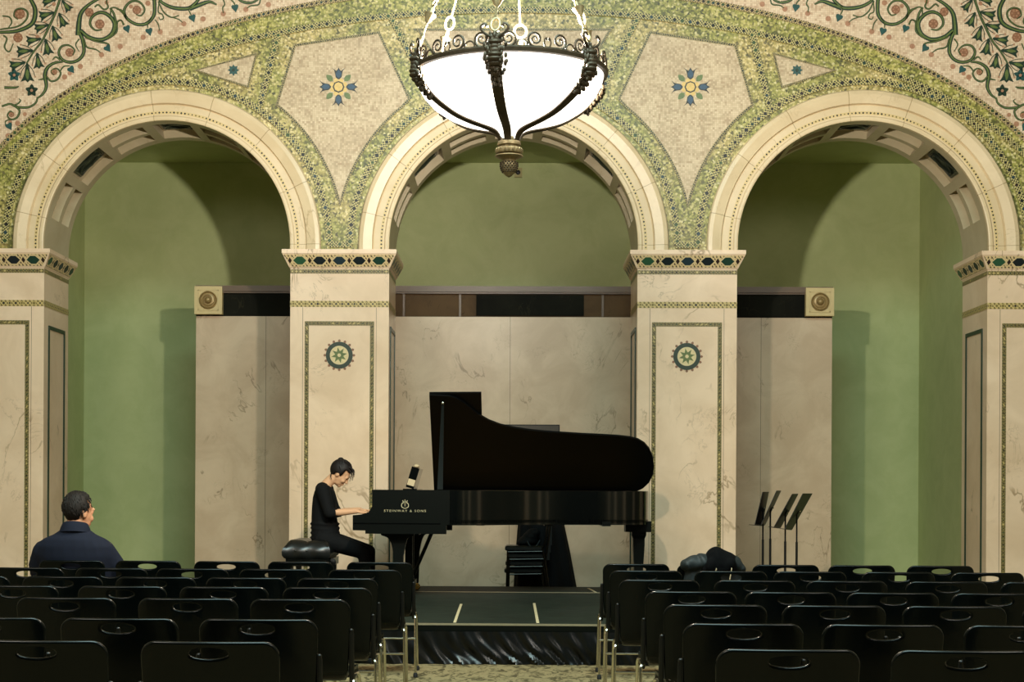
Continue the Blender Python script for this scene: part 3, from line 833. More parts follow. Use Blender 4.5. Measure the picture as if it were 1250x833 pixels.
        b.prism(P, y0 - .012, y0 - .009); b.build('roundel_star', M['inlay_mid'], rd)
        b = MB(); disc(b, c, 2.2 * q, y0 - .012, .003); b.build('roundel_centre', M['inlay_cream'], rd)
        b = MB()
        for i in range(16):
            a = i * PI / 8; leaf_poly(b, (c[0] + 16 * q * math.cos(a), c[1] + 16 * q * math.sin(a)), a, 3.6 * q, 3.4 * q, y0, 'leaf', .004)
        b.build('roundel_points', M['inlay_rust'], rd)

# ------------------------------------------------------------------ marble screen wall at the back
sm = F / YM
def zm(y): return CZ + (599 - y) / sm
XS = 388 / sm
b = MB(); b.box((-XS, YM, 0), (XS, YM + .3, zm(387)))
scr = struct(b.build('wall_marble_screen', M['marble_wall']))
b = MB(); b.box((-XS, YM + .012, zm(387)), (XS, YM + .3, zm(350)))
b.build('frieze_backing', M['frieze_brown'], scr)
for sx in (-1, 1):
    b = MB(); b.box((min(sx * 1.9, sx * XS), YM - .004, zm(387)), (max(sx * 1.9, sx * XS), YM + .01, zm(358))); b.build('frieze_panel', M['frieze_dark'], scr)
b = MB(); b.box((-.43, YM - .006, zm(385.5)), (.83, YM + .01, zm(360))); b.build('frieze_panel', M['frieze_dark'], scr)
b = MB(); b.box((-XS, YM - .05, zm(357)), (XS, YM + .3, zm(350))); b.box((-XS, YM - .03, zm(359)), (XS, YM, zm(357))); b.build('frieze_ledge', M['ledge'], scr, bevel=.006)
b = MB()
for xx in (-1.28, -.62, 1.05): b.box((xx - .012, YM - .002, zm(387)), (xx + .012, YM + .012, zm(358)))
b.build('frieze_muntin', M['ledge'], scr)
b = MB()
for xx in (-2.9, -.03, 2.9): b.box((xx - .002, YM - .0015, 0), (xx + .002, YM + .001, zm(387)))
b.build('marble_joint', M['ledge'], scr)
for sx in (-1, 1):
    c = sx * 371.5 / sm; h = 17 / sm
    zc_ = zm(368.5)
    b = MB(); b.box((c - h, YM - .09, zc_ - h), (c + h, YM + .05, zc_ + h)); bo = b.build('corner_boss', M['boss'], scr, bevel=.012)
    b = MB()
    for (u0, u1, v0, v1) in ((-.74, .74, .68, .74), (-.74, .74, -.74, -.68), (-.74, -.68, -.74, .74), (.68, .74, -.74, .74)):
        b.box((c + u0 * h, YM - .098, zc_ + v0 * h), (c + u1 * h, YM - .088, zc_ + v1 * h))
    b.build('boss_moulding', M['boss'], bo)
    b = MB(); b.lathe([(.105, .0), (.105, .02), (.095, .03), (.082, .012), (.075, .012), (.07, .03), (.055, .034), (.05, .014), (.042, .014), (.04, .03), (.028, .05), (.01, .058)], (c, YM - .088, zc_), 28, 'y')
    b.build('boss_rings', M['bronze'], bo, True)
# small square fitting on the green wall above the middle
p = at(632.5, 211.5, YG)
b = MB(); b.box((p.x - .05, YG - .05, p.z - .06), (p.x + .05, YG, p.z + .06)); bx = b.build('wall_sensor', M['white_plastic'], None, bevel=.008)
tag(bx, 'small ivory square fitting high on the green wall behind the chandelier finial', 'wall fitting')
b = MB(); b.lathe([(.03, 0), (.03, .008), (.02, .014), (.005, .015)], (p.x, YG - .05, p.z), 16, 'y'); b.build('sensor_lens', M['black_metal'], bx)

# ------------------------------------------------------------------ stage
ZST = 0.30; Y0S, Y1S, XST = 12.27, 17.08, 2.32
b = MB(); b.box((-XST, Y0S, ZST - .07), (XST, Y1S, ZST))
stage = b.build('stage', M['deck'], None, bevel=.004)
tag(stage, 'low black platform stage with satin skirt under the grand piano', 'stage')
b = MB()
b.box((-XST, Y0S - .006, ZST - .012), (XST, Y0S, ZST + .004)); b.build('deck_edge', M['alu'], stage)
b = MB(); b.box((-XST, Y0S - .004, ZST - .058), (XST, Y0S + .002, ZST - .013)); b.build('fascia', M['satin_lacquer'], stage)
b = MB(); b.box((-XST, 16.07, ZST), (XST, 16.12, ZST + .003)); b.build('deck_seam', M['alu'], stage)
for (p0, p1) in (((563, 738), (555, 760.5)), ((652, 737), (656.5, 761)), ((718, 718.5), (728, 724))):
    a_, b_ = unroll(*p0), unroll(*p1)
    A = Vector((a_[0], F, 0)) * ((CZ - ZST) / a_[1]); B = Vector((b_[0], F, 0)) * ((CZ - ZST) / b_[1])
    A.y = min(A.y, Y1S - .01); B.y = max(B.y, Y0S + .002)
    n = (B - A).normalized().cross(Vector((0, 0, 1))) * .011
    b = MB(); b.prism_z([(A.x + n.x, A.y + n.y), (B.x + n.x, B.y + n.y), (B.x - n.x, B.y - n.y), (A.x - n.x, A.y - n.y)], ZST, ZST + .003)
    b.build('spike_tape', M['tape'], stage)
# gathered skirt
b = MB(); nx, nz = 420, 14; rows = []
rnd = random.Random(3)
ph = [rnd.uniform(0, 6.28) for _ in range(8)]
def skirt_y(x, t):                           # t: 0 top .. 1 floor
    sk = x - .10 * t * (.4 + math.sin(2.6 * x + ph[0])) - .10 * t * t
    f = math.sin(sk * 41 + 1.5 * math.sin(5 * x + 3 * t) + ph[1]) * .4 + math.sin(sk * 67 + 1.7 * math.sin(3 * x) + ph[2]) * .3 + math.sin(sk * 22 + 4 * t * math.sin(7 * x) + ph[3]) * .45
    return Y0S - .018 - .004 - (.012 + .016 * t) * (1 + f * .9) 
for i in range(nz + 1):
    t = i / nz; z = ZST - .055 - t * (ZST - .055 - .004)
    rows.append([b.v((-XST + 2 * XST * j / nx, skirt_y(-XST + 2 * XST * j / nx, t), z)) for j in range(nx + 1)])
for i in range(nz):
    for j in range(nx): b.face([rows[i][j], rows[i + 1][j], rows[i + 1][j + 1], rows[i][j + 1]])
b.build('stage_skirt', M['satin'], stage, True, norm=False)
b = MB()
for sx in (-1, 1): b.box((sx * XST - .01, Y0S, 0.002), (sx * XST + .01, Y1S, ZST - .07))
b.box((-XST, Y1S - .02, 0.002), (XST, Y1S, ZST - .07)); b.build('stage_side_skirt', M['satin'], stage)

# ------------------------------------------------------------------ grand piano
YN, YF = 15.04, 16.58                        # treble side (towards the hall), bass side
piano = empty('grand_piano', (0, 15.8, ZST), 'black concert grand piano with raised lid standing on the stage', 'piano')
PO = (0, 15.8, ZST)
def PX(px, y=YN): return (px - 625) / (F / y)
ZR, ZRB = CZ + .002, CZ - .323               # rim top and bottom
XL, XA, XT = -1.455, -.655, 1.335            # key end, end of straight cheek, tail
def bezier(p0, p1, p2, p3, n):
    return [tuple((1 - t) ** 3 * a + 3 * (1 - t) ** 2 * t * b_ + 3 * (1 - t) * t * t * c + t ** 3 * d for a, b_, c, d in zip(p0, p1, p2, p3)) for t in [i / n for i in range(n + 1)]]
near = bezier((XA, YN), (-.18, YN), (-.10, YN + .40), (.36, YN + .50), 18) + bezier((.36, YN + .50), (.66, YN + .56), (.84, YN + .55), (1.0, YN + .60), 8)[1:]
tail = bezier((1.0, YN + .60), (1.30, YN + .68), (1.36, YN + .95), (1.33, YN + 1.22), 10)[1:] + bezier((1.33, YN + 1.22), (1.31, YF), (1.16, YF), (1.0, YF), 8)[1:]
outl = [(XA - .001, YN)] + near[1:] + tail + [(XL + .24, YF), (XL + .24, YF - .03)]
rim = [(XL + .17, YN)] + near + tail + [(XL + .17, YF)]
b = MB(PO)
inn = []
for i, p in enumerate(rim):
    a = Vector(rim[max(i - 1, 0)]); c = Vector(rim[min(i + 1, len(rim) - 1)]); t = (c - a).normalized(); nrm = Vector((-t.y, t.x))
    inn.append(Vector(p) + nrm * .05)
V = [[b.v((p[0], p[1], ZRB)), b.v((p[0], p[1], ZR - .004)), b.v((p[0] + (i_[0] - p[0]) * .08, p[1] + (i_[1] - p[1]) * .08, ZR)), b.v((i_[0], i_[1], ZR)), b.v((i_[0], i_[1], ZRB))] for p, i_ in zip(rim, inn)]
for a, c in zip(V, V[1:]):
    for j in range(5): b.face([a[j], c[j], c[(j + 1) % 5], a[(j + 1) % 5]])
b.face(V[0]); b.face(list(reversed(V[-1])))
case = b.build('rim', M['lacquer'], piano, True)
b = MB(PO); b.prism_z([(p[0], p[1]) for p in inn], ZR - .13, ZR - .11); sb = b.build('soundboard', M['gold_plate'], piano)
b = MB(PO)
for i in range(40):
    f = i / 39; x0 = XL + .5; x1 = 1.15 - 1.75 * f * f; y = YF - .12 - f * 1.2
    b.tube([(x0, y, ZR - .10), (x1, y - .02, ZR - .10)], .0012, 4)
b.build('strings', M['brass'], sb)
b = MB(PO); b.prism_z([(p[0], p[1]) for p in rim], ZRB + .02, ZRB + .05); b.build('case_bottom', M['satin_lacquer'], piano)
for x in (-.3, .35, .9):
    b = MB(PO); b.box((x - .04, YN + .55, ZRB - .012), (x + .04, YF - .08, ZRB + .03)); b.build('bottom_beam', M['satin_lacquer'], piano)
# cheeks with the scooped arm at the keyboard end
def arm(y0, y1):
    P = [(453.6, 597.6), (454.6, 606), (455.2, 611), (454.2, 618), (450, 625), (441, 628), (430.6, 629), (430.6, 647.4), (446, 647.6), (446, 651.5), (545, 651.5), (545, 640), (549, 640), (549, 597.6)]
    pts = [((p[0] - 625) / (F / YN), CZ + (598.7 - (p[1] - 597.6) * 1.0 - 597.6 + .9 - .8) / (F / YN) - (0)) for p in P]
    pts = [((p[0] - 625) / (F / YN), CZ - (p[1] - 597.8) / (F / YN)) for p in P]
    b = MB(PO); b.prism(pts, y0, y1); return b.build('cheek', M['satin_lacquer'], piano, bevel=.006)
ck = arm(YN - .012, YN + .075); arm(YF - .065, YF + .01)
b = MB(PO); zz = CZ - (638.5 - 597.8) / (F / YN); b.box((XL, YN - .018, zz - .006), (-.655, YN - .011, zz + .004)); b.build('case_moulding', M['lacquer'], ck)
# lettering on the cheek
cu = bpy.data.curves.new('lettering', 'FONT'); cu.body = 'STEINWAY & SONS'; cu.size = .040; cu.space_character = 1.32; cu.extrude = .0008; cu.align_x = 'CENTER'
tmp = bpy.data.objects.new('tmp', cu); COL.objects.link(tmp)
me = bpy.data.meshes.new_from_object(tmp.evaluated_get(bpy.context.evaluated_depsgraph_get())); bpy.data.objects.remove(tmp)
xs = [v.co.x for v in me.vertices]; wd = max(xs) - min(xs); k = .385 / wd; mid = (max(xs) + min(xs)) / 2
for v in me.vertices:
    x, y, z = v.co; v.co = ((x - mid) * k + (494.5 - 625) / (F / YN), YN - .014 - z - PO[1], CZ - (625.2 - 598.4) / (F / YN) + y * .74 - PO[2])
lo_ = new_obj('gilt_lettering', me, M['letter'], ck)
b = MB(PO); lx, lz, yy = (494.5 - 625) / (F / YN), CZ - (615.3 - 597.8) / (F / YN), YN - .014
for s_ in (-1, 1):
    b.strip([(v.x, v.z) for v in smooth_path([(lx + s_ * .006, 0, lz - .036), (lx + s_ * .030, 0, lz - .022), (lx + s_ * .030, 0, lz + .004), (lx + s_ * .014, 0, lz + .018), (lx + s_ * .022, 0, lz + .036)], 5)], .007, yy, .002)
    b.strip([(lx + s_ * .004, lz - .02), (lx + s_ * .004, lz + .022)], .0025, yy, .002)
b.strip([(lx - .022, lz + .022), (lx + .022, lz + .022)], .005, yy, .002); b.strip([(lx - .014, lz - .036), (lx + .014, lz - .036)], .007, yy, .002)
b.strip([(lx, lz + .022), (lx, lz + .042)], .006, yy, .002)
b.build('lyre_emblem', M['letter'], ck)
# keyboard
b = MB(PO); b.box((XL + .02, YN + .075, CZ - .37), (-.80, YF - .065, CZ - .285)); b.build('key_bed', M['satin_lacquer'], piano)
b = MB(PO); b.box((XL + .005, YN + .075, CZ - .34), (XL + .025, YF - .065, CZ - .262)); b.build('key_slip', M['satin_lacquer'], piano)
b = MB(PO)
ky0, kw = YN + .11, (YF - YN - .21) / 52
for i in range(52): b.box((XL + .028, ky0 + i * kw + .0006, CZ - .285), (XL + .175, ky0 + (i + 1) * kw - .0006, CZ - .245))
kb = b.build('keyboard', M['ivory'], piano)
b = MB(PO)
for i in range(51):
    if (51 - i) % 7 in (0, 2, 3, 5, 6)[:5]: b.box((XL + .075, ky0 + (i + 1) * kw - .006, CZ - .25), (XL + .175, ky0 + (i + 1) * kw + .006, CZ - .232))
b.build('black_keys', M['ebony'], kb)
b = MB(PO); b.box((XL + .178, YN + .075, CZ - .285), (XL + .20, YF - .065, CZ - .09)); b.build('fallboard', M['lacquer'], piano)
# music desk: tilted slab with a pale edge
a_, c_ = at(500, 596, 15.55), at(507.5, 571, 15.55)
b = MB(PO); d = (c_ - a_); n_ = Vector((d.z, 0, -d.x)).normalized() * .038
b.loft([[a_ + n_ + Vector((0, 0, 0)), a_ - n_, c_ - n_, c_ + n_], [a_ + n_ + Vector((0, .62, 0)), a_ - n_ + Vector((0, .62, 0)), c_ - n_ + Vector((0, .62, 0)), c_ + n_ + Vector((0, .62, 0))]])
desk = b.build('music_desk', M['lacquer'], piano, bevel=.006)
b = MB(PO); u1 = a_ + d * .12; u2 = a_ + d * .42
b.loft([[u1 + n_ * .9 + Vector((0, -.004, 0)), u1 - n_ * .9 + Vector((0, -.004, 0)), u2 - n_ * .9 + Vector((0, -.004, 0)), u2 + n_ * .9 + Vector((0, -.004, 0))], [u1 + n_ * .9 + Vector((0, .01, 0)), u1 - n_ * .9 + Vector((0, .01, 0)), u2 - n_ * .9 + Vector((0, .01, 0)), u2 + n_ * .9 + Vector((0, .01, 0))]])
b.build('desk_pale_edge', M['paper'], desk)
b = MB(PO); b.ell(c_ + Vector((.005, .05, .012)), (.03, .05, .02)); b.build('desk_crest', M['paper'], desk, True)
b = MB(PO); b.box((a_.x - .05, 15.35, CZ - .12), (a_.x + .08, 16.3, CZ + .012)); b.build('desk_shelf', M['lacquer'], piano)

# lid: one plate hinged on the bass side
TH = R(40.5); HINGE = Vector((0, YF - .01, CZ + .001))
def LP(x, w, h=0.0): return HINGE + Vector((x, -w * math.cos(TH) - h * math.sin(TH) * -1.0, w * math.sin(TH) + h * math.cos(TH)))
def lid_from_px(px, py):                     # picture point -> (x, w) on the lid plane
    dx, dy = unroll(px, py)
    # ray (dx, F, -dy) s from the eye: find s with point on the plane through HINGE
    nrm = Vector((0, math.sin(TH), math.cos(TH)))
    o = Vector((0, 0, CZ)); dr = Vector((dx, F, -dy)); s_ = (HINGE - o).dot(nrm) / dr.dot(nrm); p = o + dr * s_
    return (p.x - HINGE.x, (HINGE.y - p.y) / math.cos(TH))
lid_px = [(524, 483), (548, 484.2), (556, 486.5), (566, 492), (575, 499.5), (584, 506.5), (597, 514), (611, 519.3), (628, 523), (645, 525.6), (665, 527.6), (685, 529), (710, 530.6), (735, 531.8), (755, 533), (769, 534.6), (779, 537.2), (787, 542), (793, 549), (797, 558), (798.5, 570), (797, 580), (792.5, 589.5), (785, 596.5), (778, 599.4)]
lid_xw = [lid_from_px(*p) for p in lid_px]
lid_xw[-1] = (lid_xw[-1][0], 0.0)
x_l = lid_xw[0][0]
lid_out = [(x_l, 0.0)] + lid_xw
b = MB(PO)
n = len(lid_out)
f = [b.v(LP(x, w, 0)) for x, w in lid_out]; bk = [b.v(LP(x, w, .022)) for x, w in lid_out]
b.face(f); b.face(list(reversed(bk)))
for i in range(n): b.face([f[(i + 1) % n], f[i], bk[i], bk[(i + 1) % n]])
lid = b.build('lid', M['lid_black'], piano, bevel=.004)
fx0 = x_l + .0; wmax = max(w for x, w in lid_xw[:3])
tr = lid_from_px(587.5, 482.6)
b = MB(PO)
FL = [(fx0, .02), (fx0, wmax), (tr[0], tr[1]), (tr[0] + .01, .02)]
f = [b.v(LP(x, w, .026)) for x, w in FL]; bk = [b.v(LP(x, w, .046)) for x, w in FL]
b.face(f); b.face(list(reversed(bk)))
for i in range(4): b.face([f[(i + 1) % 4], f[i], bk[i], bk[(i + 1) % 4]])
b.build('lid_front_flap', M['lid_black'], piano, bevel=.003)
# prop stick from the treble rim
p0 = Vector((PX(536.8), YN + .06, ZR)); xw = lid_from_px(540.5, 492); p1 = LP(xw[0], xw[1] - .01, -.012)
b = MB(PO); dv = (p1 - p0).normalized(); sx_ = Vector((1, 0, 0)); ty = dv.cross(sx_).normalized()
def pr(p, wx, wy): return [p + sx_ * wx + ty * wy, p - sx_ * wx + ty * wy, p - sx_ * wx - ty * wy, p + sx_ * wx - ty * wy]
b.loft([pr(p0, .026, .011), pr(p0 + (p1 - p0) * .6, .018, .010), pr(p1, .011, .009)]); b.build('lid_prop', M['satin_lacquer'], piano, bevel=.003)
b = MB(PO); b.lathe([(.001, -.012), (.012, -.008), (.012, .008), (.001, .012)], p1 + Vector((0, -.02, .01)), 12, 'y'); b.build('prop_knob', M['chrome'], piano)
for px in (648, 757):                        # small hinge blocks along the rim
    pass
# legs: two bracketed front legs, one tail leg, brass casters
def leg_prof(cx, y, zt, br_l, br_r, hw):
    zb = ZST + .075
    prof = []
    zt_ = zt
    L = [(-br_l, zt_), (-br_l, zt_ - .02), (-br_l * .62, zt_ - .045), (-hw * 1.45, zt_ - .10), (-hw, zt_ - .20), (-hw * .94, zt_ - .24), (-hw * .78, zb)]
    Rr = [(br_r, zt_), (br_r, zt_ - .02), (br_r * .62, zt_ - .045), (hw * 1.45, zt_ - .10), (hw, zt_ - .20), (hw * .94, zt_ - .24), (hw * .78, zb)]
    L = [(v.x, v.z) for v in smooth_path([(a, 0, c) for a, c in L], 4)]; Rr = [(v.x, v.z) for v in smooth_path([(a, 0, c) for a, c in Rr], 4)]
    P = [(cx + a, c) for a, c in L] + [(cx + a, c) for a, c in reversed(Rr)]
    b = MB(PO); b.prism(P, y - hw, y + hw); return b.build('leg', M['satin_lacquer'], piano, bevel=.005)
def caster(par, x, y):
    b = MB(PO); b.lathe([(.032, ZST + .08), (.034, ZST + .06), (.018, ZST + .055)], (x, y, 0), 14)
    b.lathe([(.008, -.016), (.028, -.016), (.034, -.01), (.034, .01), (.028, .016), (.008, .016)], (x + .02, y, ZST + .0345), 18, 'y'); b.build('caster', M['brass'], par, True)
zkb = CZ - .40
lg = leg_prof(PX(487, 15.2), 15.2, zkb, .16, .14, .046); caster(lg, PX(487, 15.2), 15.2)
lg = leg_prof(-.965, 16.36, zkb, .20, .16, .048); caster(lg, -.965, 16.36)
tx, ty_ = (779.5 - 625) / (F / 16.1), 16.1
b = MB(PO); b.box((tx - .135, ty_ - .12, ZRB - .075), (tx + .115, ty_ + .12, ZRB + .03)); b.build('leg_block', M['satin_lacquer'], piano, bevel=.008)
b = MB(PO)
b.loft([[(tx + sx * h, ty_ + sy * h, z) for sx, sy in ((-1, -1), (1, -1), (1, 1), (-1, 1))] for h, z in ((.07, ZRB - .072), (.07, ZRB - .105), (.056, ZRB - .14), (.056, ZRB - .20), (.034, ZST + .075))])
lg = b.build('leg', M['satin_lacquer'], piano, bevel=.006); caster(lg, tx, ty_)
# pedal lyre with its brace
lyx, lyy = -.985, 15.79
b = MB(PO); b.box((lyx - .10, lyy - .17, zkb - .03), (lyx + .10, lyy + .17, zkb)); 
for s_ in (-1, 1): b.box((lyx - .035, lyy + s_ * .10 - .018, ZST + .13), (lyx + .035, lyy + s_ * .10 + .018, zkb - .02))
b.box((lyx - .07, lyy - .16, ZST + .09), (lyx + .06, lyy + .16, ZST + .14)); ly = b.build('pedal_lyre', M['satin_lacquer'], piano, bevel=.004)
b = MB(PO)
for dy in (-.045, 0, .045): b.tube([(lyx, lyy + dy, ZST + .13), (lyx, lyy + dy, zkb - .02)], .006, 8)
b.build('pedal_rods', M['chrome'], ly)
for dy in (-.055, 0, .055):
    b = MB(PO); b.cap_tube([(lyx - .06, lyy + dy, ZST + .10), (lyx - .14, lyy + dy, ZST + .075), (lyx - .20, lyy + dy, ZST + .055)], [.010, .013, .015], 8); b.build('pedal', M['brass'], ly, True)
a_, c_ = at(529.5, 652.5, lyy), at(509, 690, lyy)
for s_ in (-1, 1):
    b = MB(PO); b.tube([(a_.x, lyy + s_ * .13, a_.z + .06), (c_.x - .03, lyy + s_ * .10, c_.z - .09)], .016, 6); b.build('lyre_brace', M['satin_lacquer'], ly)

# ------------------------------------------------------------------ piano bench
BY0, BY1 = 15.42, 16.16
bx0, bx1 = (347.5 - 625) / (F / 15.45), (402 - 625) / (F / 15.45)
bz = CZ - (659.3 - 599 + 1.1) / (F / 15.5)
bench = empty('piano_bench', ((bx0 + bx1) / 2, 15.79, ZST), 'tufted black leather bench the pianist sits on', 'bench')
BO = ((bx0 + bx1) / 2, 15.79, ZST)
b = MB(BO)
def cushion_z(u, v):
    du = abs(((u * 2) % 1) - .5) * 2; dv = abs(((v * 3) % 1) - .5) * 2     # 0 mid of a pillow, 1 at the seam
    e = min(1, min(u, 1 - u) * 9) ** .5 * min(1, min(v, 1 - v) * 12) ** .5
    return bz - .062 + .062 * e * (1 - .38 * max(du, dv) ** 3)
gx, gy = 26, 36
top = [[b.v((bx0 + (bx1 - bx0) * i / gx, BY0 + (BY1 - BY0) * j / gy, cushion_z(i / gx, j / gy))) for j in range(gy + 1)] for i in range(gx + 1)]
for i in range(gx):
    for j in range(gy): b.face([top[i][j], top[i + 1][j], top[i + 1][j + 1], top[i][j + 1]])
edge = [top[i][0] for i in range(gx + 1)] + [top[gx][j] for j in range(1, gy + 1)] + [top[i][gy] for i in range(gx - 1, -1, -1)] + [top[0][j] for j in range(gy - 1, 0, -1)]
cxm, cym = (bx0 + bx1) / 2, 15.79
prev = edge
for (dz, ex) in ((-.02, .012), (-.05, .018), (-.085, .016), (-.11, .004), (-.125, -.02)):
    row = []
    for e in edge:
        co = e.co + Vector(BO); sx = 1 if co.x > cxm else -1; sy = 1 if co.y > cym else -1
        bul = ex * (1 + .35 * math.sin((co.x + co.y) * 38))
        px_ = co.x + sx * bul * (1 if abs(co.x - cxm) > (bx1 - bx0) / 2 - .001 else 0); py_ = co.y + sy * bul * (1 if abs(co.y - cym) > (BY1 - BY0) / 2 - .001 else 0)
        row.append(b.v((px_, py_, bz - .062 + dz)))
    m_ = len(edge)
    for i in range(m_): b.face([prev[i], prev[(i + 1) % m_], row[(i + 1) % m_], row[i]])
    prev = row
b.build('cushion', M['leather'], bench, True)
for v in (1 / 6, .5, 5 / 6):
    pass
for u in (.25, .5, .75):
    b = MB(BO); b.ell((bx0 + (bx1 - bx0) * u, BY0 - .012, bz - .105), (.012, .008, .012), nu=10, nv=6); b.build('tufting_button', M['leather'], bench, True)
b = MB(BO); b.box((bx0 + .01, BY0 + .01, bz - .25), (bx1 + .015, BY1 - .01, bz - .18)); b.build('bench_frame', M['lacquer'], bench, bevel=.004)
for x in (bx0 + .05, bx1 - .03):
    for y in (BY0 + .06, BY1 - .06):
        b = MB(BO); b.loft([[(x + sx * h, y + sy * h, z) for sx, sy in ((-1, -1), (1, -1), (1, 1), (-1, 1))] for h, z in ((.030, bz - .25), (.020, ZST))]); b.build('leg', M['lacquer'], bench, bevel=.003)
b = MB(BO); b.lathe([(.035, 0), (.035, .02), (.01, .025)], (bx1 + .015, 15.60, bz - .215), 14, 'y'); b.tube([(bx1 + .01, 15.6, bz - .215), (bx1 + .05, 15.6, bz - .215)], .008, 8); b.build('height_knob', M['black_metal'], bench)

# ------------------------------------------------------------------ people
def head_pieces(mb, T, s=1.0, male=False):
    """face looks along local +x, up is +z; T maps local to world"""
    def E(c, r, nu=18, nv=12): mb.ell(T @ (Vector(c) * s), [v * s for v in r], T.to_3x3(), nu, nv)
    E((-.012, 0, .030), (.098, .076, .098), 22, 14)
    E((.020, 0, -.020), (.078, .066, .085))
    E((.034, 0, -.062), (.054, .052 if not male else .058, .056))
    E((.068, 0, -.098), (.022, .026, .020), 12, 8)               # chin
    E((.088, 0, .030), (.014, .055, .014), 12, 8)               # brow
    for sy in (-1, 1):
        E((.068, sy * .034, -.035), (.026, .024, .026), 12, 8)      # cheek
        E((-.008, sy * .076, -.012), (.020, .010, .032), 12, 8)     # ear
        E((.082, sy * .030, .008), (.012, .016, .010), 10, 6)       # closed lid
        E((.102, sy * .010, -.037), (.010, .009, .008), 8, 6)       # nostril
    mb.cap_tube([T @ (Vector(p) * s) for p in ((.090, 0, .016), (.103, 0, -.012), (.114, 0, -.032))], [.009 * s, .010 * s, .0115 * s], 10)
    E((.091, 0, -.064), (.012, .023, .007), 10, 6)
    E((.089, 0, -.075), (.012, .020, .007), 10, 6)
def finger(mb, pts, r): mb.cap_tube(pts, r, 8)
def hand_pieces(mb, wrist, fwd, down, side, s=1.0, curl=.5):
    """fwd: towards the fingertips, down: palm side, side: towards the thumb"""
    fwd, down, side = [Vector(v).normalized() for v in (fwd, down, side)]
    w = Vector(wrist)
    P = lambda f, d_, sd: w + (fwd * f + down * d_ + side * sd) * s
    Mx = Matrix((fwd, side, down)).transposed()
    mb.ell(P(.048, .004, 0), (.050 * s, .040 * s, .016 * s), Mx)
    mb.ell(P(.022, .004, .010), (.034 * s, .028 * s, .017 * s), Mx)
    for k_, (sd, L) in enumerate(((.030, .070), (.010, .078), (-.010, .072), (-.029, .056))):
        a = P(.080, 0, sd); c1 = P(.080 + L * .48, .10 * L * curl * 2, sd * 1.12); c2 = P(.080 + L * .80, .42 * L * curl * 2, sd * 1.15); c3 = P(.080 + L * .93, .80 * L * curl * 2, sd * 1.15)
        finger(mb, [a, c1, c2, c3], [.0095 * s, .009 * s, .0082 * s, .0070 * s])
    finger(mb, [P(.020, .008, .024), P(.048, .020, .050), P(.075, .028, .056)], [.013 * s, .011 * s, .0088 * s])

# --- the pianist
DP = 15.80
def q3(px, py, dy=0.0, d=DP): 
    p = at(px, py, d); p.y += dy; return p
girl = empty('person', (q3(446, 700).x, DP, ZST), 'woman in black with a hair bun, bent over the piano keys', 'person')
GO = tuple(girl.location)
hc = q3(415.2, 578.5)
Th = Matrix.Translation(hc) @ Matrix.Rotation(R(40), 4, 'Y')
sh = {s: q3(396.5, 597.5, s * .165) for s in (-1, 1)}
el = {-1: q3(405, 626.5, -.215), 1: q3(407, 626.5, .20)}
wr = {-1: q3(437, 624.2, -.12), 1: q3(438, 622.6, .13)}
hip = {s: q3(395, 658, s * .085) for s in (-1, 1)}
kn = {-1: q3(446.5, 674.5, -.105), 1: q3(449, 674, .10)}
an = {-1: q3(447, 713, -.11), 1: q3(450, 714, .10)}
fl = ZST
def torso_rings(mb, rows, n=20):
    """rows: (px_back, px_front, py, half width in depth)"""
    rings = []
    for b0, b1, y, hw in rows:
        c = q3((b0 + b1) / 2, y); rx = (b1 - b0) / 2 / (F / DP)
        rings.append([c + Vector((rx * math.copysign(abs(math.cos(a)) ** .85, math.cos(a)), hw * math.copysign(abs(math.sin(a)) ** .85, math.sin(a)), 0)) for a in [2 * PI * i / n for i in range(n)]])
    mb.loft(rings)
body = MB(GO)
head_pieces(body, Th, .96)
body.cap_tube([q3(397, 594), q3(402, 588), q3(409, 581)], [.056, .050, .048], 14)
torso_rings(body, [(384, 413, 660, .15), (383.5, 412, 640, .13), (383, 410, 620, .135), (384, 408, 606, .15), (389, 403, 597, .13)])
for s_ in (-1, 1):
    body.cap_tube([sh[s_], el[s_], el[s_] + (wr[s_] - el[s_]) * .35, wr[s_]], [.046, .037, .036, .024], 12)
    fw = (q3(453, 621.5, s_ * .10) - wr[s_])
    hand_pieces(body, wr[s_], (fw.x, fw.y, -.012), (0, 0, -1), (0, -s_, .15), .98, .36)
    body.cap_tube([hip[s_], kn[s_], kn[s_] + (an[s_] - kn[s_]) * .35, an[s_]], [.080, .056, .052, .036], 14)
    body.cap_tube([an[s_], an[s_] + Vector((.03, 0, -.035)), an[s_] + Vector((.13, 0, -.065))], [.034, .032, .024], 10)
fuse(body, 'body', M['skin'], girl, .0065, 3, .4)
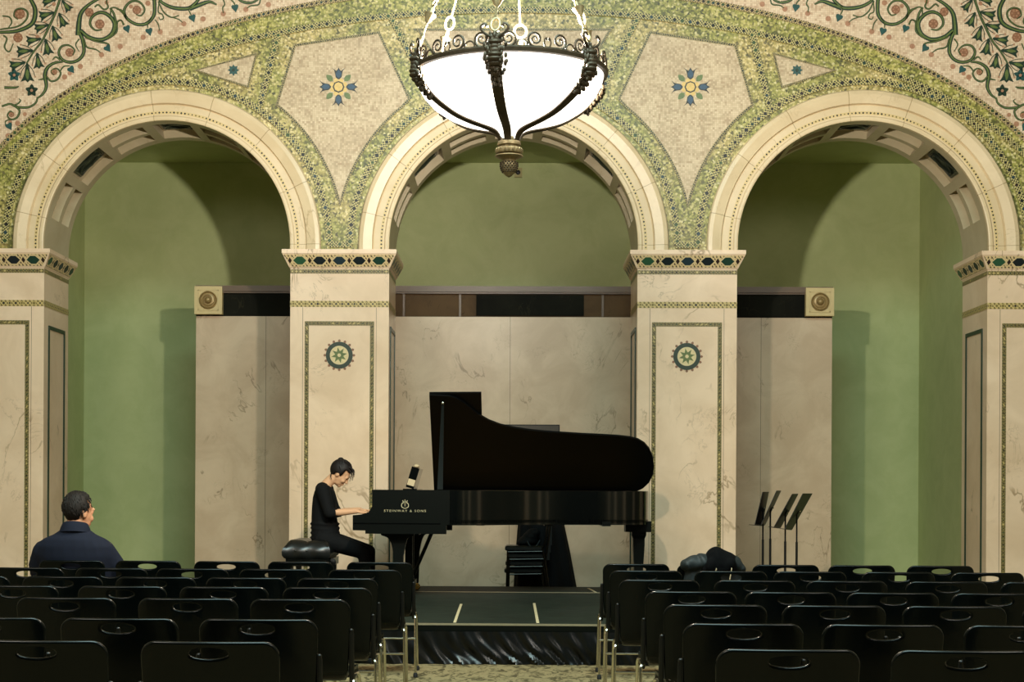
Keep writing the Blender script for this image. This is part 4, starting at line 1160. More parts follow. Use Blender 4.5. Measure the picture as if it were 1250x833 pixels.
# hair: a cap that leaves the face free, a bun, loose strands
hb = MB(GO)
hb.ell(Th @ Vector((-.016, 0, .036)), (.104, .083, .102), Th.to_3x3(), 28, 20)
Ti = Th.inverted()
kill = []
for v in hb.bm.verts:
    p = Ti @ (v.co + Vector(GO))
    if p.x > .030 and p.z < .062 - .1 * abs(p.y) or (p.x > -.03 and p.z < -.022) or p.z < -.055: kill.append(v)
bmesh.ops.delete(hb.bm, geom=kill, context='VERTS')
cap_me = hb.build('hair', M['hair'], girl, True)
b = MB(GO); rg = random.Random(9)
bun_l = Ti @ q3(414, 565)
for _ in range(160):                         # strands combed back to the bun
    th_, ph_ = rg.uniform(.5, 1.75), rg.uniform(0, 2 * PI)
    def on(t, k): return Vector((-.016 + k * .106 * math.sin(t) * math.cos(ph_), k * .085 * math.sin(t) * math.sin(ph_), .036 + k * .104 * math.cos(t)))
    A = on(th_, 1.0)
    if A.x > .035 and A.z < .07 or A.z < -.02: continue
    mid_ = A.lerp(bun_l, .45); mid_ = Vector((-.016, 0, .036)) + (mid_ - Vector((-.016, 0, .036))).normalized() * .104
    mid_ = Vector((mid_.x, mid_.y * .92, mid_.z))
    b.tube([Th @ v for v in smooth_path([A, mid_, bun_l], 4)], [.0022] * 9, 4)
b.build('hair_strands', M['hair'], cap_me, True)
sd = cap_me.modifiers.new('thick', 'SOLIDIFY'); sd.thickness = .010; sd.offset = 0
hb = MB(GO); 
bc = q3(416, 563.0)
hb.ell(q3(416, 561.8), (.030, .036, .026)); hb.ell(q3(419.5, 564.2), (.022, .03, .020)); hb.ell(q3(411.5, 568), (.034, .042, .022)); hb.ell(q3(413.5, 571), (.056, .058, .024))
hb.build('hair_bun', M['hair'], cap_me, True)
hb = MB(GO)
for k_, (a, m_, e) in enumerate((((424, 570), (431, 577), (430, 587)), ((422, 569), (431.5, 574), (432, 583)), ((425, 571), (429, 579), (427, 588)), ((420, 568), (429, 572), (431.5, 579)), ((406, 577), (404.8, 582), (406, 586)))):
    for s_ in (-1, 1):
        dy = s_ * (.035 + .006 * k_) if k_ < 4 else s_ * .074
        pts = smooth_path([q3(*a, dy), q3(*m_, dy * 1.02), q3(*e, dy * .9)], 4)
        hb.tube(pts, [.008 - .0066 * i / (len(pts) - 1) for i in range(len(pts))], 6)
hb.build('fringe', M['hair'], cap_me, True)
# clothes
tp = MB(GO)
torso_rings(tp, [(381, 416, 666, .175), (380.3, 415.5, 655, .165), (380.3, 413.5, 645, .150), (380.2, 411.5, 632, .143), (380.8, 410.8, 620, .147), (382, 411, 608, .160), (384.2, 408.5, 600, .165), (388, 403.5, 594, .135), (391, 399, 590.8, .085)])
for s_ in (-1, 1):
    e2 = el[s_] + (wr[s_] - el[s_]) * .20
    tp.cap_tube([sh[s_] + Vector((-.012, -s_ * .05, .0)), sh[s_] + Vector((.0, s_ * .004, -.004)), sh[s_] + (el[s_] - sh[s_]) * .5, el[s_], ], [.070, .070, .061, .053], 14)
    tp.tube([el[s_] + Vector((-.02, 0, .0)), el[s_], e2], [.046, .051, .049], 14)
for k_ in range(5):                          # fabric bunched at the waist
    c = q3(396.5, 640 + k_ * 5.5); ring = [c + Vector(((.138 + .004 * math.sin(3 * a + k_)) * math.cos(a), .150 * math.sin(a), .006 * math.sin(2 * a + k_))) for a in [2 * PI * i / 24 for i in range(24)]]
    tp.tube(ring, .008, 6, closed=True)
fuse(tp, 'black_top', M['black_cloth'], girl, .008, 5, .5)
tr_ = MB(GO)
torso_rings(tr_, [(383.5, 414, 667, .172), (382.5, 415, 655, .165), (383, 413, 645, .145)])
for s_ in (-1, 1):
    tr_.cap_tube([hip[s_], hip[s_] + (kn[s_] - hip[s_]) * .55, kn[s_]], [.096, .082, .068], 16)
    tr_.tube([kn[s_], kn[s_] + (an[s_] - kn[s_]) * .4, an[s_] + Vector((0, 0, .02))], [.066, .061, .052], 14)
fuse(tr_, 'trousers', M['black_cloth'], girl, .009, 5, .5)
for s_ in (-1, 1):
    b = MB(GO); a_ = an[s_]
    b.cap_tube([(a_.x - .02, a_.y, fl + .042), (a_.x + .06, a_.y, fl + .040), (a_.x + .15, a_.y, fl + .030)], [.042, .044, .030], 12); b.build('shoe', M['leather'], girl, True)
for s_ in (-1, 1):
    b = MB(GO); P = [Th @ (Vector(p) * .96) for p in ((.094, s_ * .014, .034), (.092, s_ * .030, .040), (.080, s_ * .046, .034))]
    b.tube(P, .0035, 6); b.build('eyebrow', M['hair'], girl)
    b = MB(GO); P = [Th @ (Vector(p) * .96) for p in ((.0945, s_ * .016, .005), (.0935, s_ * .030, .001), (.084, s_ * .044, .006))]
    b.tube(P, .0025, 6); b.build('eyelash', M['hair'], girl)

# --- the man in the front row
SM_ = 177.0; DM = F / SM_
def q4(px, py, dy=0.0): 
    p = at(px, py, DM); p.y += dy; return p
man = empty('person', (q4(84, 690).x, DM + .35, 0), 'man in a navy suit seen from behind, seated in the front row', 'person')
MO = tuple(man.location)
mc = q4(88.5, 626, .17)
Tm = Matrix.Translation(mc) @ Matrix.Rotation(R(90 - 37), 4, 'Z') @ Matrix.Rotation(R(7), 4, 'Y')
bod = MB(MO)
head_pieces(bod, Tm, 1.06, True)
bod.cap_tube([q4(85, 652, .15), q4(86, 640, .155), q4(87.5, 630, .165)], [.070, .066, .066], 16)
def ring_m(px, py, hw, hd, dy, n=22):
    c = q4(px, py, dy); return [c + Vector((hw * math.cos(a), hd * math.sin(a), 0)) for a in [2 * PI * i / n for i in range(n)]]
bod.loft([ring_m(84, 745, .18, .14, .22), ring_m(84, 715, .18, .13, .20), ring_m(84, 685, .20, .125, .17), ring_m(84, 666, .19, .115, .15), ring_m(84.5, 656, .12, .09, .15)])
zs_ = q4(84, 690).z
shm = {-1: q4(42, 672, .16), 1: q4(122, 671, .17)}
elm = {-1: q4(38, 712, .27), 1: q4(131, 712, .28)}
wrm = {-1: Vector((q4(66, 700).x, DM + .48, .66)), 1: Vector((q4(104, 700).x, DM + .48, .66))}
hpm = {s: Vector((q4(84, 700).x + s * .10, DM + .22, .50)) for s in (-1, 1)}
knm = {s: Vector((q4(84, 700).x + s * .16, DM + .66, .53)) for s in (-1, 1)}
anm = {s: Vector((q4(84, 700).x + s * .15, DM + .70, .10)) for s in (-1, 1)}
for s_ in (-1, 1):
    bod.cap_tube([shm[s_], elm[s_], wrm[s_]], [.055, .045, .030], 12)
    hand_pieces(bod, wrm[s_], (-s_ * .35, 1, -.25), (0, -.2, -1), (-s_, .1, .1), 1.05, .45)
    bod.cap_tube([hpm[s_], knm[s_], anm[s_]], [.085, .062, .042], 14)
    bod.cap_tube([anm[s_], anm[s_] + Vector((0, .13, -.06))], [.036, .026], 10)
fuse(bod, 'body', M['skin_man'], man, .0075, 3, .4)
hb = MB(MO)
hb.ell(Tm @ Vector((-.016, 0, .034)), (.112, .089, .112), Tm.to_3x3(), 30, 22)
Ti = Tm.inverted(); kill = []
for v in hb.bm.verts:
    p = Ti @ (v.co + Vector(MO))
    front = .062 - .9 * max(0, .045 - abs(abs(p.y) - .045))     # receding temples
    if p.z > .085: k_ = p.x > front
    elif p.z > .02: k_ = p.x > .030 - .25 * (p.z - .02) + (.01 if abs(p.y) < .05 else 0)
    elif p.z > -.035: k_ = p.x > .006 or (p.x > -.028 and p.z < .012)
    else: k_ = p.x > -.030 or p.z < -.080
    if k_: kill.append(v)
bmesh.ops.delete(hb.bm, geom=kill, context='VERTS')
rn = random.Random(5)
for v in hb.bm.verts: v.co += Vector((rn.uniform(-1, 1), rn.uniform(-1, 1), rn.uniform(-1, 1))) * .0022
hm = hb.build('hair', M['hair_man'], man, True)
sd = hm.modifiers.new('thick', 'SOLIDIFY'); sd.thickness = .008; sd.offset = 0
b = MB(MO)
for _ in range(420):                         # short combed locks
    th_, ph_ = rn.uniform(.12, 2.0), rn.uniform(0, 2 * PI)
    L0 = Vector((-.016 + .114 * math.sin(th_) * math.cos(ph_), .091 * math.sin(th_) * math.sin(ph_), .034 + .114 * math.cos(th_)))
    if L0.x > .035 or (L0.z < .02 and L0.x > -.03) or L0.z < -.05: continue
    t2 = th_ + rn.uniform(.16, .32); p2 = ph_ + rn.uniform(-.15, .25)
    L1 = Vector((-.016 + .117 * math.sin((th_ + t2) / 2) * math.cos((ph_ + p2) / 2), .094 * math.sin((th_ + t2) / 2) * math.sin((ph_ + p2) / 2), .034 + .117 * math.cos((th_ + t2) / 2)))
    L2 = Vector((-.016 + .115 * math.sin(t2) * math.cos(p2), .092 * math.sin(t2) * math.sin(p2), .034 + .115 * math.cos(t2)))
    b.tube([Tm @ L0, Tm @ L1, Tm @ L2], [.003, .0042, .0012], 5)
b.build('hair_locks', M['hair_man'], hm, True)
jk = MB(MO)
jk.loft([ring_m(84, 750, .235, .165, .23), ring_m(84, 720, .245, .16, .21), ring_m(84, 695, .262, .155, .18), ring_m(84, 680, .278, .150, .165), ring_m(83.5, 668, .270, .140, .155), ring_m(84, 659, .222, .125, .15), ring_m(84.5, 653.5, .150, .10, .148), ring_m(85, 648, .105, .09, .148)])
for s_ in (-1, 1):
    jk.cap_tube([shm[s_] + Vector((-s_ * .02, 0, -.01)), shm[s_] + (elm[s_] - shm[s_]) * .5 + Vector((s_ * .012, 0, 0)), elm[s_]], [.078, .080, .072], 16)
    jk.cap_tube([elm[s_], elm[s_] + (wrm[s_] - elm[s_]) * .92], [.070, .052], 14)
jk.tube([q4(84.5, 651, .15), q4(85.5, 642.5, .152)], [.098, .082], 20)
fuse(jk, 'suit_jacket', M['navy'], man, .010, 5, .5)
b = MB(MO)
for (py, r1, r2, h) in ((646, .094, .098, .0),):
    rings = []
    for (dz, rr_) in ((-.035, .112), (.0, .100), (.030, .087), (.034, .083), (.030, .079), (.0, .085)):
        c = q4(85, 646, .150); rings.append([c + Vector((rr_ * 1.02 * math.cos(a), rr_ * math.sin(a), dz - .02 * math.sin(a))) for a in [2 * PI * i / 28 for i in range(28)]])
    b.loft(rings, False)
b.build('collar', M['navy'], man, True)
tr_ = MB(MO)
tr_.ell((q4(84, 700).x, DM + .20, .56), (.19, .15, .11))
for s_ in (-1, 1):
    tr_.cap_tube([hpm[s_] + Vector((0, 0, .02)), knm[s_]], [.100, .078], 14); tr_.tube([knm[s_], anm[s_]], [.076, .060], 14)
fuse(tr_, 'trousers', M['navy'], man, .011, 4, .5)
for s_ in (-1, 1):
    b = MB(MO); a_ = anm[s_]; b.cap_tube([(a_.x, a_.y - .03, .046), (a_.x, a_.y + .07, .044), (a_.x, a_.y + .16, .034)], [.044, .046, .034], 12); b.build('shoe', M['leather'], man, True)

# ------------------------------------------------------------------ audience chairs
CW = .46
def back_profile(t):                         # t: metres down the shell from its top edge -> (y, z)
    P = [(0, -.285, .800), (.10, -.262, .703), (.22, -.236, .586), (.30, -.220, .508), (.34, -.208, .470), (.38, -.182, .440), (.42, -.145, .424), (.46, -.105, .418)]
    for a, c in zip(P, P[1:]):
        if t <= c[0]:
            f = (t - a[0]) / (c[0] - a[0]); return a[1] + (c[1] - a[1]) * f, a[2] + (c[2] - a[2]) * f
    return P[-1][1], P[-1][2]
def make_chair():
    root = empty('stacking_chair', (0, 0, 0))
    # backrest with an oval hand hole
    out = []
    def arc(cx, cy, r, a0, a1, n=7): return [(cx + r * math.cos(R(a0 + (a1 - a0) * i / n)), cy + r * math.sin(R(a0 + (a1 - a0) * i / n))) for i in range(n + 1)]
    h = CW / 2; rr_ = .052
    out = arc(h - rr_, -rr_, rr_, 0, 90) + arc(-h + rr_, -rr_, rr_, 90, 180)
    out += [(-h + .004, -.20), (-h + .012, -.34), (-h + .03, -.40)] + arc(-h + .075, -.41, .05, 180, 270, 4) + arc(h - .075, -.41, .05, 270, 360, 4) + [(h - .03, -.40), (h - .012, -.34), (h - .004, -.20)]
    hole = [(.065 * math.cos(2 * PI * i / 24) * (1 + .08 * abs(math.sin(2 * PI * i / 24))), -.040 + .0195 * math.sin(2 * PI * i / 24)) for i in range(24)]
    me = plate(out, [hole], .018, .008, [-.18, -.13, -.08, -.03, .03, .08, .13, .18], [-.02, -.06, -.12, -.2, -.28, -.31, -.34, -.36, -.38, -.40, -.42, -.44])
    for v in me.vertices:
        x, t, th = v.co.x, -v.co.y, v.co.z
        y, z = back_profile(max(0, t)); y2, z2 = back_profile(max(0, t) + .01)
        dy, dz = y2 - y, z2 - z; L = math.hypot(dy, dz); ny, nz = dz / L, -dy / L
        if t < 0: z -= t
        cv = .020 * (x / .23) ** 2 * max(0, 1 - t / .42) + .010 * (x / .23) ** 2
        v.co = (x, y + ny * th * -1 + cv, z + nz * th * -1)
    bk = new_obj('backrest', me, M['plastic'], root, True)
    try: me.set_sharp_from_angle(angle=R(50))
    except Exception: pass
    # seat
    b = MB(); nx_, ny_ = 12, 12; top = []; bot = []
    for j in range(ny_ + 1):
        v = j / ny_; y = -.12 + .36 * v
        z = .424 + .016 * math.sin(min(1, v * 1.3) * PI / 2) - .05 * max(0, (v - .82) / .18) ** 2
        w = (.40 + .05 * math.sin(v * PI * .6)) / 2
        top.append([b.v((w * (2 * i / nx_ - 1), y, z + .014 * abs(2 * i / nx_ - 1) ** 3 + .004)) for i in range(nx_ + 1)])
        bot.append([b.v((w * (2 * i / nx_ - 1), y, z + .014 * abs(2 * i / nx_ - 1) ** 3 - .010)) for i in range(nx_ + 1)])
    for g_ in (top, bot):
        for j in range(ny_):
            for i in range(nx_): b.face([g_[j][i], g_[j][i + 1], g_[j + 1][i + 1], g_[j + 1][i]])
    for j in range(ny_):
        for i in (0, nx_): b.face([top[j][i], top[j + 1][i], bot[j + 1][i], bot[j][i]])
    for j in (0, ny_):
        for i in range(nx_): b.face([top[j][i], top[j][i + 1], bot[j][i + 1], bot[j][i]])
    b.build('seat', M['plastic'], root, True)
    for s_ in (-1, 1):
        b = MB(); x = s_ * .234
        b.tube([(x, -.228, .652), (x, -.226, .64), (x, -.212, .52), (x * 1.0, -.196, .45), (x, -.178, .405)], [.010, .0125, .0125, .0125, .012], 8)
        up = b.build('back_upright', M['black_metal'], root, True)
        b = MB(); b.ell((x, -.229, .655), (.011, .011, .009), nu=8, nv=6); b.build('upright_cap', M['black_metal'], up, True)
        # side rail bent down into the two legs
        b = MB(); b.tube(smooth_path([(x, -.190, .425), (s_ * .242, -.205, .422), (s_ * .247, -.216, .405), (s_ * .248, -.22, .36)], 5) + [(s_ * .250, -.235, .02)], .0088, 8); lg = b.build('leg', M['chrome'], root, True)
        b = MB(); b.lathe([(.011, .0), (.016, .004), (.016, .018), (.011, .034)], (s_ * .250, -.235, 0), 10); b.build('foot_glide', M['rubber'], lg, True)
        b = MB(); b.tube(smooth_path([(x * .92, .06, .420), (s_ * .225, .16, .418), (s_ * .230, .185, .40), (s_ * .232, .19, .36)], 5) + [(s_ * .236, .215, .02)], .0088, 8); lg = b.build('leg', M['chrome'], root, True)
        b = MB(); b.lathe([(.011, .0), (.016, .004), (.016, .018), (.011, .034)], (s_ * .236, .215, 0), 10); b.build('foot_glide', M['rubber'], lg, True)
        b = MB(); b.tube([(x, -.19, .418), (x * .96, .08, .416)], .0088, 8); b.build('side_rail', M['chrome'], root, True)
    b = MB(); b.tube([(-.249, -.226, .27), (.249, -.226, .27)], .0075, 8); b.build('stretcher', M['chrome'], root, True)
    return root
def copy_tree(o, parent=None):
    c = o.copy(); COL.objects.link(c); c.parent = parent
    for ch in o.children: copy_tree(ch, c)
    return c
NUM = ['first', 'second', 'third', 'fourth', 'fifth', 'sixth']
ROWN = ['front row', 'second row', 'third row', 'fourth row', 'fifth row', 'sixth row', 'rearmost row']
LEFT = [(177, [504, 407.3, 316.5, 220.7, 127]), (195.5, [490, 381, 278.6, 180, 77]), (217, [461.4, 349.5, 238.7, 124, 11]), (240, [454, 327, 202, 70]), (269, [427, 289, 141]), (319, [386.5, 217, 54]), (375, [341, 130])]
RIGHT = [(177.5, [736, 827.5, 919.4, 1012.3, 1108.9]), (193.5, [744.6, 849, 946, 1054, 1163]), (216, [756, 873, 985.5, 1108, 1225]), (244, [788, 910, 1036, 1164]), (276, [811, 956, 1104, 1252]), (322, [834, 1007, 1181]), (384, [875.5, 1093])]
proto = make_chair(); first = True
for side, rows in (('left', LEFT), ('right', RIGHT)):
    for r_, (s_, xs) in enumerate(rows):
        for i, px in enumerate(xs):
            d = F / s_; w = CW * s_
            cxp = px - w / 2 if side == 'left' else px + w / 2
            dx, _ = unroll(cxp, HY + .495 * s_)
            o = proto if first else copy_tree(proto); first = False
            o.location = (dx / s_, d + .285, 0)
            o.rotation_euler.z = R(random.uniform(-.6, .6))
            lab = 'black plastic chair in the %s, %s seat %s of the aisle' % (ROWN[r_], NUM[i], side)
            if side == 'left' and r_ == 0 and i == 4: lab = 'black plastic front row chair under the man in the navy suit'
            if side == 'right' and r_ == 0 and i == 1: lab = 'black plastic front row chair with the dark jacket hung over it'
            tag(o, lab, 'chair', 'rows of black audience chairs %s of the aisle' % side)
            if side == 'right' and r_ == 0 and i == 1: JX, JY = o.location.x, o.location.y

# jacket hung over a chair back
jl = (JX + .02, JY - .28, .80)
jacket = empty('jacket', (JX + .02, JY - .28, .45), 'dark hooded jacket draped over a front row chair back', 'jacket')
JO = tuple(jacket.location)
def q5(px, py, dy=0): 
    p = at(px, py, JY - .28); p.y += dy; return p
b = MB(JO); rj = random.Random(2)
def rag(mb, amp, f):                         # creases
    for v in mb.bm.verts:
        p = v.co; v.co += Vector((math.sin(p.z * f + p.x * f * .7), math.sin(p.x * f * 1.3 + p.z * 9), math.sin(p.x * f * .9 - p.z * f * .6))) * amp
for (px, py, rx, ry, rz) in ((838, 691, .050, .075, .045), (848, 688, .070, .085, .052), (859, 686, .070, .085, .062), (866, 690, .08, .08, .055), (891, 687, .060, .085, .060), (899, 689, .050, .075, .050), (904, 693, .036, .065, .040), (878, 692, .13, .08, .05)):
    b.ell(q5(px, py), (rx, ry, rz), nu=28, nv=20)
c0 = q5(872, 700)
b.loft([[c0 + Vector((hw * math.cos(a), hd * math.sin(a), dz + .008 * math.sin(7 * a))) for a in [2 * PI * i / 40 for i in range(40)]] for hw, hd, dz in ((.20, .055, .05), (.205, .06, .0), (.205, .06, -.04), (.20, .055, -.12), (.19, .05, -.22), (.18, .045, -.27))])
rag(b, .007, 46)
sh_ = fuse(b, 'jacket_body', M['grey_cloth'], jacket, .008, 2, .4)
for px0, px1, dy in ((842, 857, -.08), (893, 903, -.075)):   # sleeve seams
    pass
b = MB(JO)
hood = smooth_path([(853, 0, 697), (856, 0, 688), (859, 0, 680), (865, 0, 672.5), (873, 0, 668), (881, 0, 670), (891, 0, 674.5), (898, 0, 681), (901, 0, 690), (900, 0, 697)], 4)
rings = []
for dy, sc_, ff in ((-.115, .35, 8), (-.105, .62, 4), (-.08, .85, 1.5), (-.04, .97, 0), (0, 1, 0), (.05, .94, 0), (.085, .75, 2), (.10, .45, 6)):
    rings.append([q5(878 + (v.x - 878) * sc_, 693 + (v.z - 693) * sc_ + ff * .3, dy) for v in hood])
b.loft(rings)
b.ell(q5(866, 690, -.09), (.035, .04, .05), nu=20, nv=14); b.ell(q5(889, 689, -.085), (.04, .04, .045), nu=20, nv=14)
bmesh.ops.subdivide_edges(b.bm, edges=b.bm.edges, cuts=1, use_grid_fill=True)
rag(b, .004, 40)
hd_ = fuse(b, 'hood', M['hood_cloth'], jacket, .008, 3, .4)
for px, ln in ((871, 14), (889.5, 18)):
    b = MB(JO); b.tube([q5(px, 689, -.105), q5(px + 1, 694, -.112), q5(px - 1, 689 + ln, -.10)], .004, 6); b.build('drawstring', M['paper'], hd_)

# ------------------------------------------------------------------ music stands beside the stage
STANDS = [((938, 601), (930.5, 601), (921, 641), (930, 642), 931, 'leftmost of the four'), ((953, 599.5), (947.5, 599.5), (928.7, 641), (933.5, 641.5), 940, 'second from left of the four'),
          ((974, 603.5), (966.5, 603.5), (944.5, 643.5), (952.5, 645), 958.3, 'third from left of the four'), ((991.2, 603), (979.5, 603), (957.5, 646), (966.5, 647), 972.3, 'rightmost of the four')]
for k_, (t1, t0, b0, b1, pxp, w) in enumerate(STANDS):
    d = 16.85 + .07 * k_
    base = at(pxp, 700, d); root = empty('music_stand', (base.x, d, 0), 'black music stand, %s beside the right pier' % w, 'music stand', 'folded music stands by the right pier')
    o_ = (base.x, d, 0)
    T0, T1, B0, B1 = at(*t0, d), at(*t1, d), at(*b0, d), at(*b1, d)
    # desk seen nearly edge on: its width runs away from the hall
    px_ = .47 / d; wv = Vector((T0.x - T1.x + T0.x * px_, .47, (T0.z - CZ) * px_)); th = Vector((.006, -.002, .003))
    fr = Vector((0, -.235, 0))
    A = at(*t0, d - .235); B_ = at(*t1, d + .235); C_ = at(*b1, d + .235); D_ = at(*b0, d - .235)
    b = MB(o_); b.loft([[A, B_, C_, D_], [A + th, B_ + th, C_ + th, D_ + th]]); dk = b.build('desk', M['black_metal'], root)
    lv = Vector((-.055, 0, .004)) if k_ in (0, 2) else Vector((-.05, 0, .008))
    b = MB(o_); b.loft([[D_, C_, C_ + lv, D_ + lv], [D_ + Vector((0, 0, -.005)), C_ + Vector((0, 0, -.005)), C_ + lv + Vector((0, 0, -.005)), D_ + lv + Vector((0, 0, -.005))]]); b.build('ledge', M['black_metal'], dk)
    mid = (A + B_ + C_ + D_) / 4 + th
    pole_top = Vector((base.x, d, mid.z - .02))
    b = MB(o_); b.tube([pole_top, pole_top + Vector((0, 0, -.32))], .0085, 8); b.tube([pole_top + Vector((0, 0, -.30)), (base.x, d, .03)], .0125, 8); b.build('pole', M['black_metal'], root)
    b = MB(o_); b.tube([pole_top, mid], .012, 8); b.ell(pole_top, (.018, .018, .018)); b.build('tilt_joint', M['black_metal'], root)
    b = MB(o_); b.ell(mid + Vector((.012, -.02, 0)), (.012, .012, .012)); b.build('wing_screw', M['chrome'], root)
    for a in (.3, 2.4, 4.5):
        b = MB(o_); b.tube([(base.x, d, .06), (base.x + .10 * math.cos(a), d + .10 * math.sin(a), .035), (base.x + .22 * math.cos(a), d + .22 * math.sin(a), .008)], [.012, .010, .008], 8); b.build('leg', M['black_metal'], root)

# ------------------------------------------------------------------ behind the piano: stacked chairs, bag, draped display
DS = 18.15
def q6(px, py, dy=0): 
    p = at(px, py, DS); p.y += dy; return p
def make_stacker():
    root = empty('upholstered_chair', (0, 0, 0))   # faces -X, seat top at z = 0.45
    b = MB(); b.loft([[(x, y, z) for x, y in ((-.22 + e, -.22 + e), (.20 - e, -.22 + e), (.20 - e, .22 - e), (-.22 + e, .22 - e))] for z, e in ((.395, .02), (.405, .0), (.435, .0), (.45, .02))]); b.build('seat', M['leather'], root, bevel=.008)
    b = MB(); b.loft([[(.245 + k * .05, y, z) for y, z in ((-.20, .54), (.20, .54), (.20, .80), (-.20, .80))] for k in (0, .6)]); b.build('backrest', M['leather'], root, bevel=.012)
    for sy in (-1, 1):
        b = MB(); b.tube([(-.20, sy * .225, .0), (-.19, sy * .225, .385)], .011, 8); b.build('leg', M['dark_steel'], root)
        b = MB(); b.tube(smooth_path([(.25, sy * .225, 0), (.20, sy * .225, .36), (.19, sy * .225, .42), (.22, sy * .225, .5), (.26, sy * .21, .78)], 4), .011, 8); b.build('leg', M['dark_steel'], root)
        b = MB(); b.tube([(-.19, sy * .225, .382), (.20, sy * .225, .39)], .009, 8); b.build('seat_rail', M['dark_steel'], root)
    return root
SX = q6(640, 700).x
st0 = make_stacker(); names = ['lowest', 'second from bottom', 'third from bottom', 'topmost']
for i in range(4):
    o = st0 if i == 0 else copy_tree(st0)
    o.location = (SX + .012 * i - .03 * (i == 3), DS, .082 * i)
    tag(o, 'black padded stacking chair under the piano, %s of its stack' % names[i], 'chair', 'stacked padded chairs behind the piano')
zt = .45 + .082 * 3
b = MB((SX, DS, zt)); 
for (dx, dz, rx, rz) in ((.04, .05, .11, .06), (.07, .10, .09, .055), (.10, .14, .08, .05), (.0, .03, .09, .04)):
    b.ell((SX + dx, DS, zt + dz), (rx, .15, rz))
bag = fuse(b, 'bag', M['black_cloth'], None, .012, 4, .5)
bag.location = (SX, DS, zt); tag(bag, 'black soft bag lying on top of the chair stack behind the piano', 'bag')
b = MB((SX, DS, zt)); b.tube(smooth_path([(SX + .03, DS - .15, zt + .05), (SX + .06, DS - .17, zt + .00), (SX + .12, DS - .17, zt - .01), (SX + .17, DS - .15, zt + .06)], 5), .008, 8); b.build('strap', M['grey_cloth'], bag)
# display on a black draped stand
DD = 18.55
def q7(px, py): return at(px, py, DD)
xc = q7(651, 700).x
stand = empty('display_stand', (xc, DD, 0), 'tall stand draped in black cloth with a dark screen, behind the piano', 'display stand')
o_ = (xc, DD, 0)
b = MB(o_)
rings = []
kx = DD / F
for z, hw, hd in ((.0, .37, .36), (.3, .335, .33), (.6, .30, .29), (.95, .25, .24), (1.3, .20, .18), (1.55, .15, .14)):
    xr = xc + .15 - .07 * z; rings.append([(xr + hw * math.cos(a) * (1 + .05 * math.sin(9 * a)), DD + hd * math.sin(a) * (1 + .05 * math.sin(9 * a)), z) for a in [2 * PI * i / 60 for i in range(60)]])
b.loft(rings); b.build('drape', M['black_cloth'], stand, True)
a_, c_ = q7(613.5, 518.5), q7(683, 560)
b = MB(o_); b.box((a_.x, DD - .03, c_.z), (c_.x, DD + .03, a_.z)); sc_ = b.build('screen_housing', M['black_metal'], stand, bevel=.008)
b = MB(o_); b.box((a_.x + .012, DD - .034, c_.z + .012), (c_.x - .012, DD - .029, a_.z - .012)); b.build('screen', M['screen'], sc_)
b = MB(o_); b.tube([((a_.x + c_.x) / 2, DD + .04, c_.z + .1), ((a_.x + c_.x) / 2, DD + .02, 1.5)], .03, 10); b.build('post', M['black_metal'], stand)

# ------------------------------------------------------------------ chandelier
DC = 10.5; KC = F / DC
cc0 = at(621.5, 170, DC); CHX = cc0.x
ZRIM = 3.965; RB = .606
ch = empty('chandelier', (CHX, DC, ZRIM), 'glowing white glass bowl chandelier in a dark bronze frame, hanging above the stage', 'chandelier')
CO = (CHX, DC, ZRIM); C0 = Vector(CO)
bp = [(.045, -.40), (.07, -.375), (.12, -.352), (.20, -.334), (.30, -.305), (.40, -.265), (.49, -.205), (.55, -.140), (.59, -.070), (.606, .0)]
mm = bpy.data.materials.new('opal_glass'); mm.use_nodes = True; nt = mm.node_tree; nt.nodes.clear()
outn = nt.nodes.new('ShaderNodeOutputMaterial'); em = nt.nodes.new('ShaderNodeEmission'); trn = nt.nodes.new('ShaderNodeBsdfTransparent'); mx = nt.nodes.new('ShaderNodeMixShader')
em.inputs[0].default_value = (1.0, .965, .90, 1); em.inputs[1].default_value = 4.0; trn.inputs[0].default_value = (1, .95, .86, 1); mx.inputs[0].default_value = .5
nt.links.new(em.outputs[0], mx.inputs[1]); nt.links.new(trn.outputs[0], mx.inputs[2]); nt.links.new(mx.outputs[0], outn.inputs[0])
b = MB(); b.lathe(bp, (0, 0, 0), 64, cap=False); b.build('glass_bowl', mm, ch, True)
b = MB(); b.lathe([(.60, -.012), (.628, -.010), (.634, .012), (.622, .026), (.602, .022), (.60, -.012)], (0, 0, 0), 64, cap=False); rimo = b.build('rim_band', M['iron'], ch, True)
# crest of running scrolls on the rim
b = MB(); nsc = 24
def onrim(a, h, r=.618): return (r * math.sin(a), -r * math.cos(a), h)
for k_ in range(nsc):
    a0 = 2 * PI * (k_ + .5) / nsc + R(-8); dirn = 1 if k_ % 2 else -1
    P = []
    for i in range(26):
        t = i / 25; th = -PI * .5 - dirn * 0 + t * 3.6 * PI; r = .050 * (1 - t * .88)
        P.append(onrim(a0 + dirn * (r * math.cos(th + PI)) / .618, .066 + r * math.sin(th) * 1.0))
    b.tube(P, [.0095 - .0055 * i / 25 for i in range(26)], 6)
    a1 = a0 + PI / nsc
    if k_ % 2:
        for sg in (-1, 1):
            P = [onrim(a1 + sg * .02 * 1, .02), onrim(a1 + sg * .035, .045), onrim(a1 + sg * .028, .07), onrim(a1 + sg * .012, .078), onrim(a1 + sg * .014, .062)]
            b.tube(smooth_path(P, 4), .0055, 6)
    else:
        P = [onrim(a1 + .055 * math.cos(t), .022 + .038 * math.sin(t)) for t in [PI * i / 10 for i in range(11)]]; b.tube(P, .006, 6)
b.build('scroll_crest', M['iron'], rimo, True)
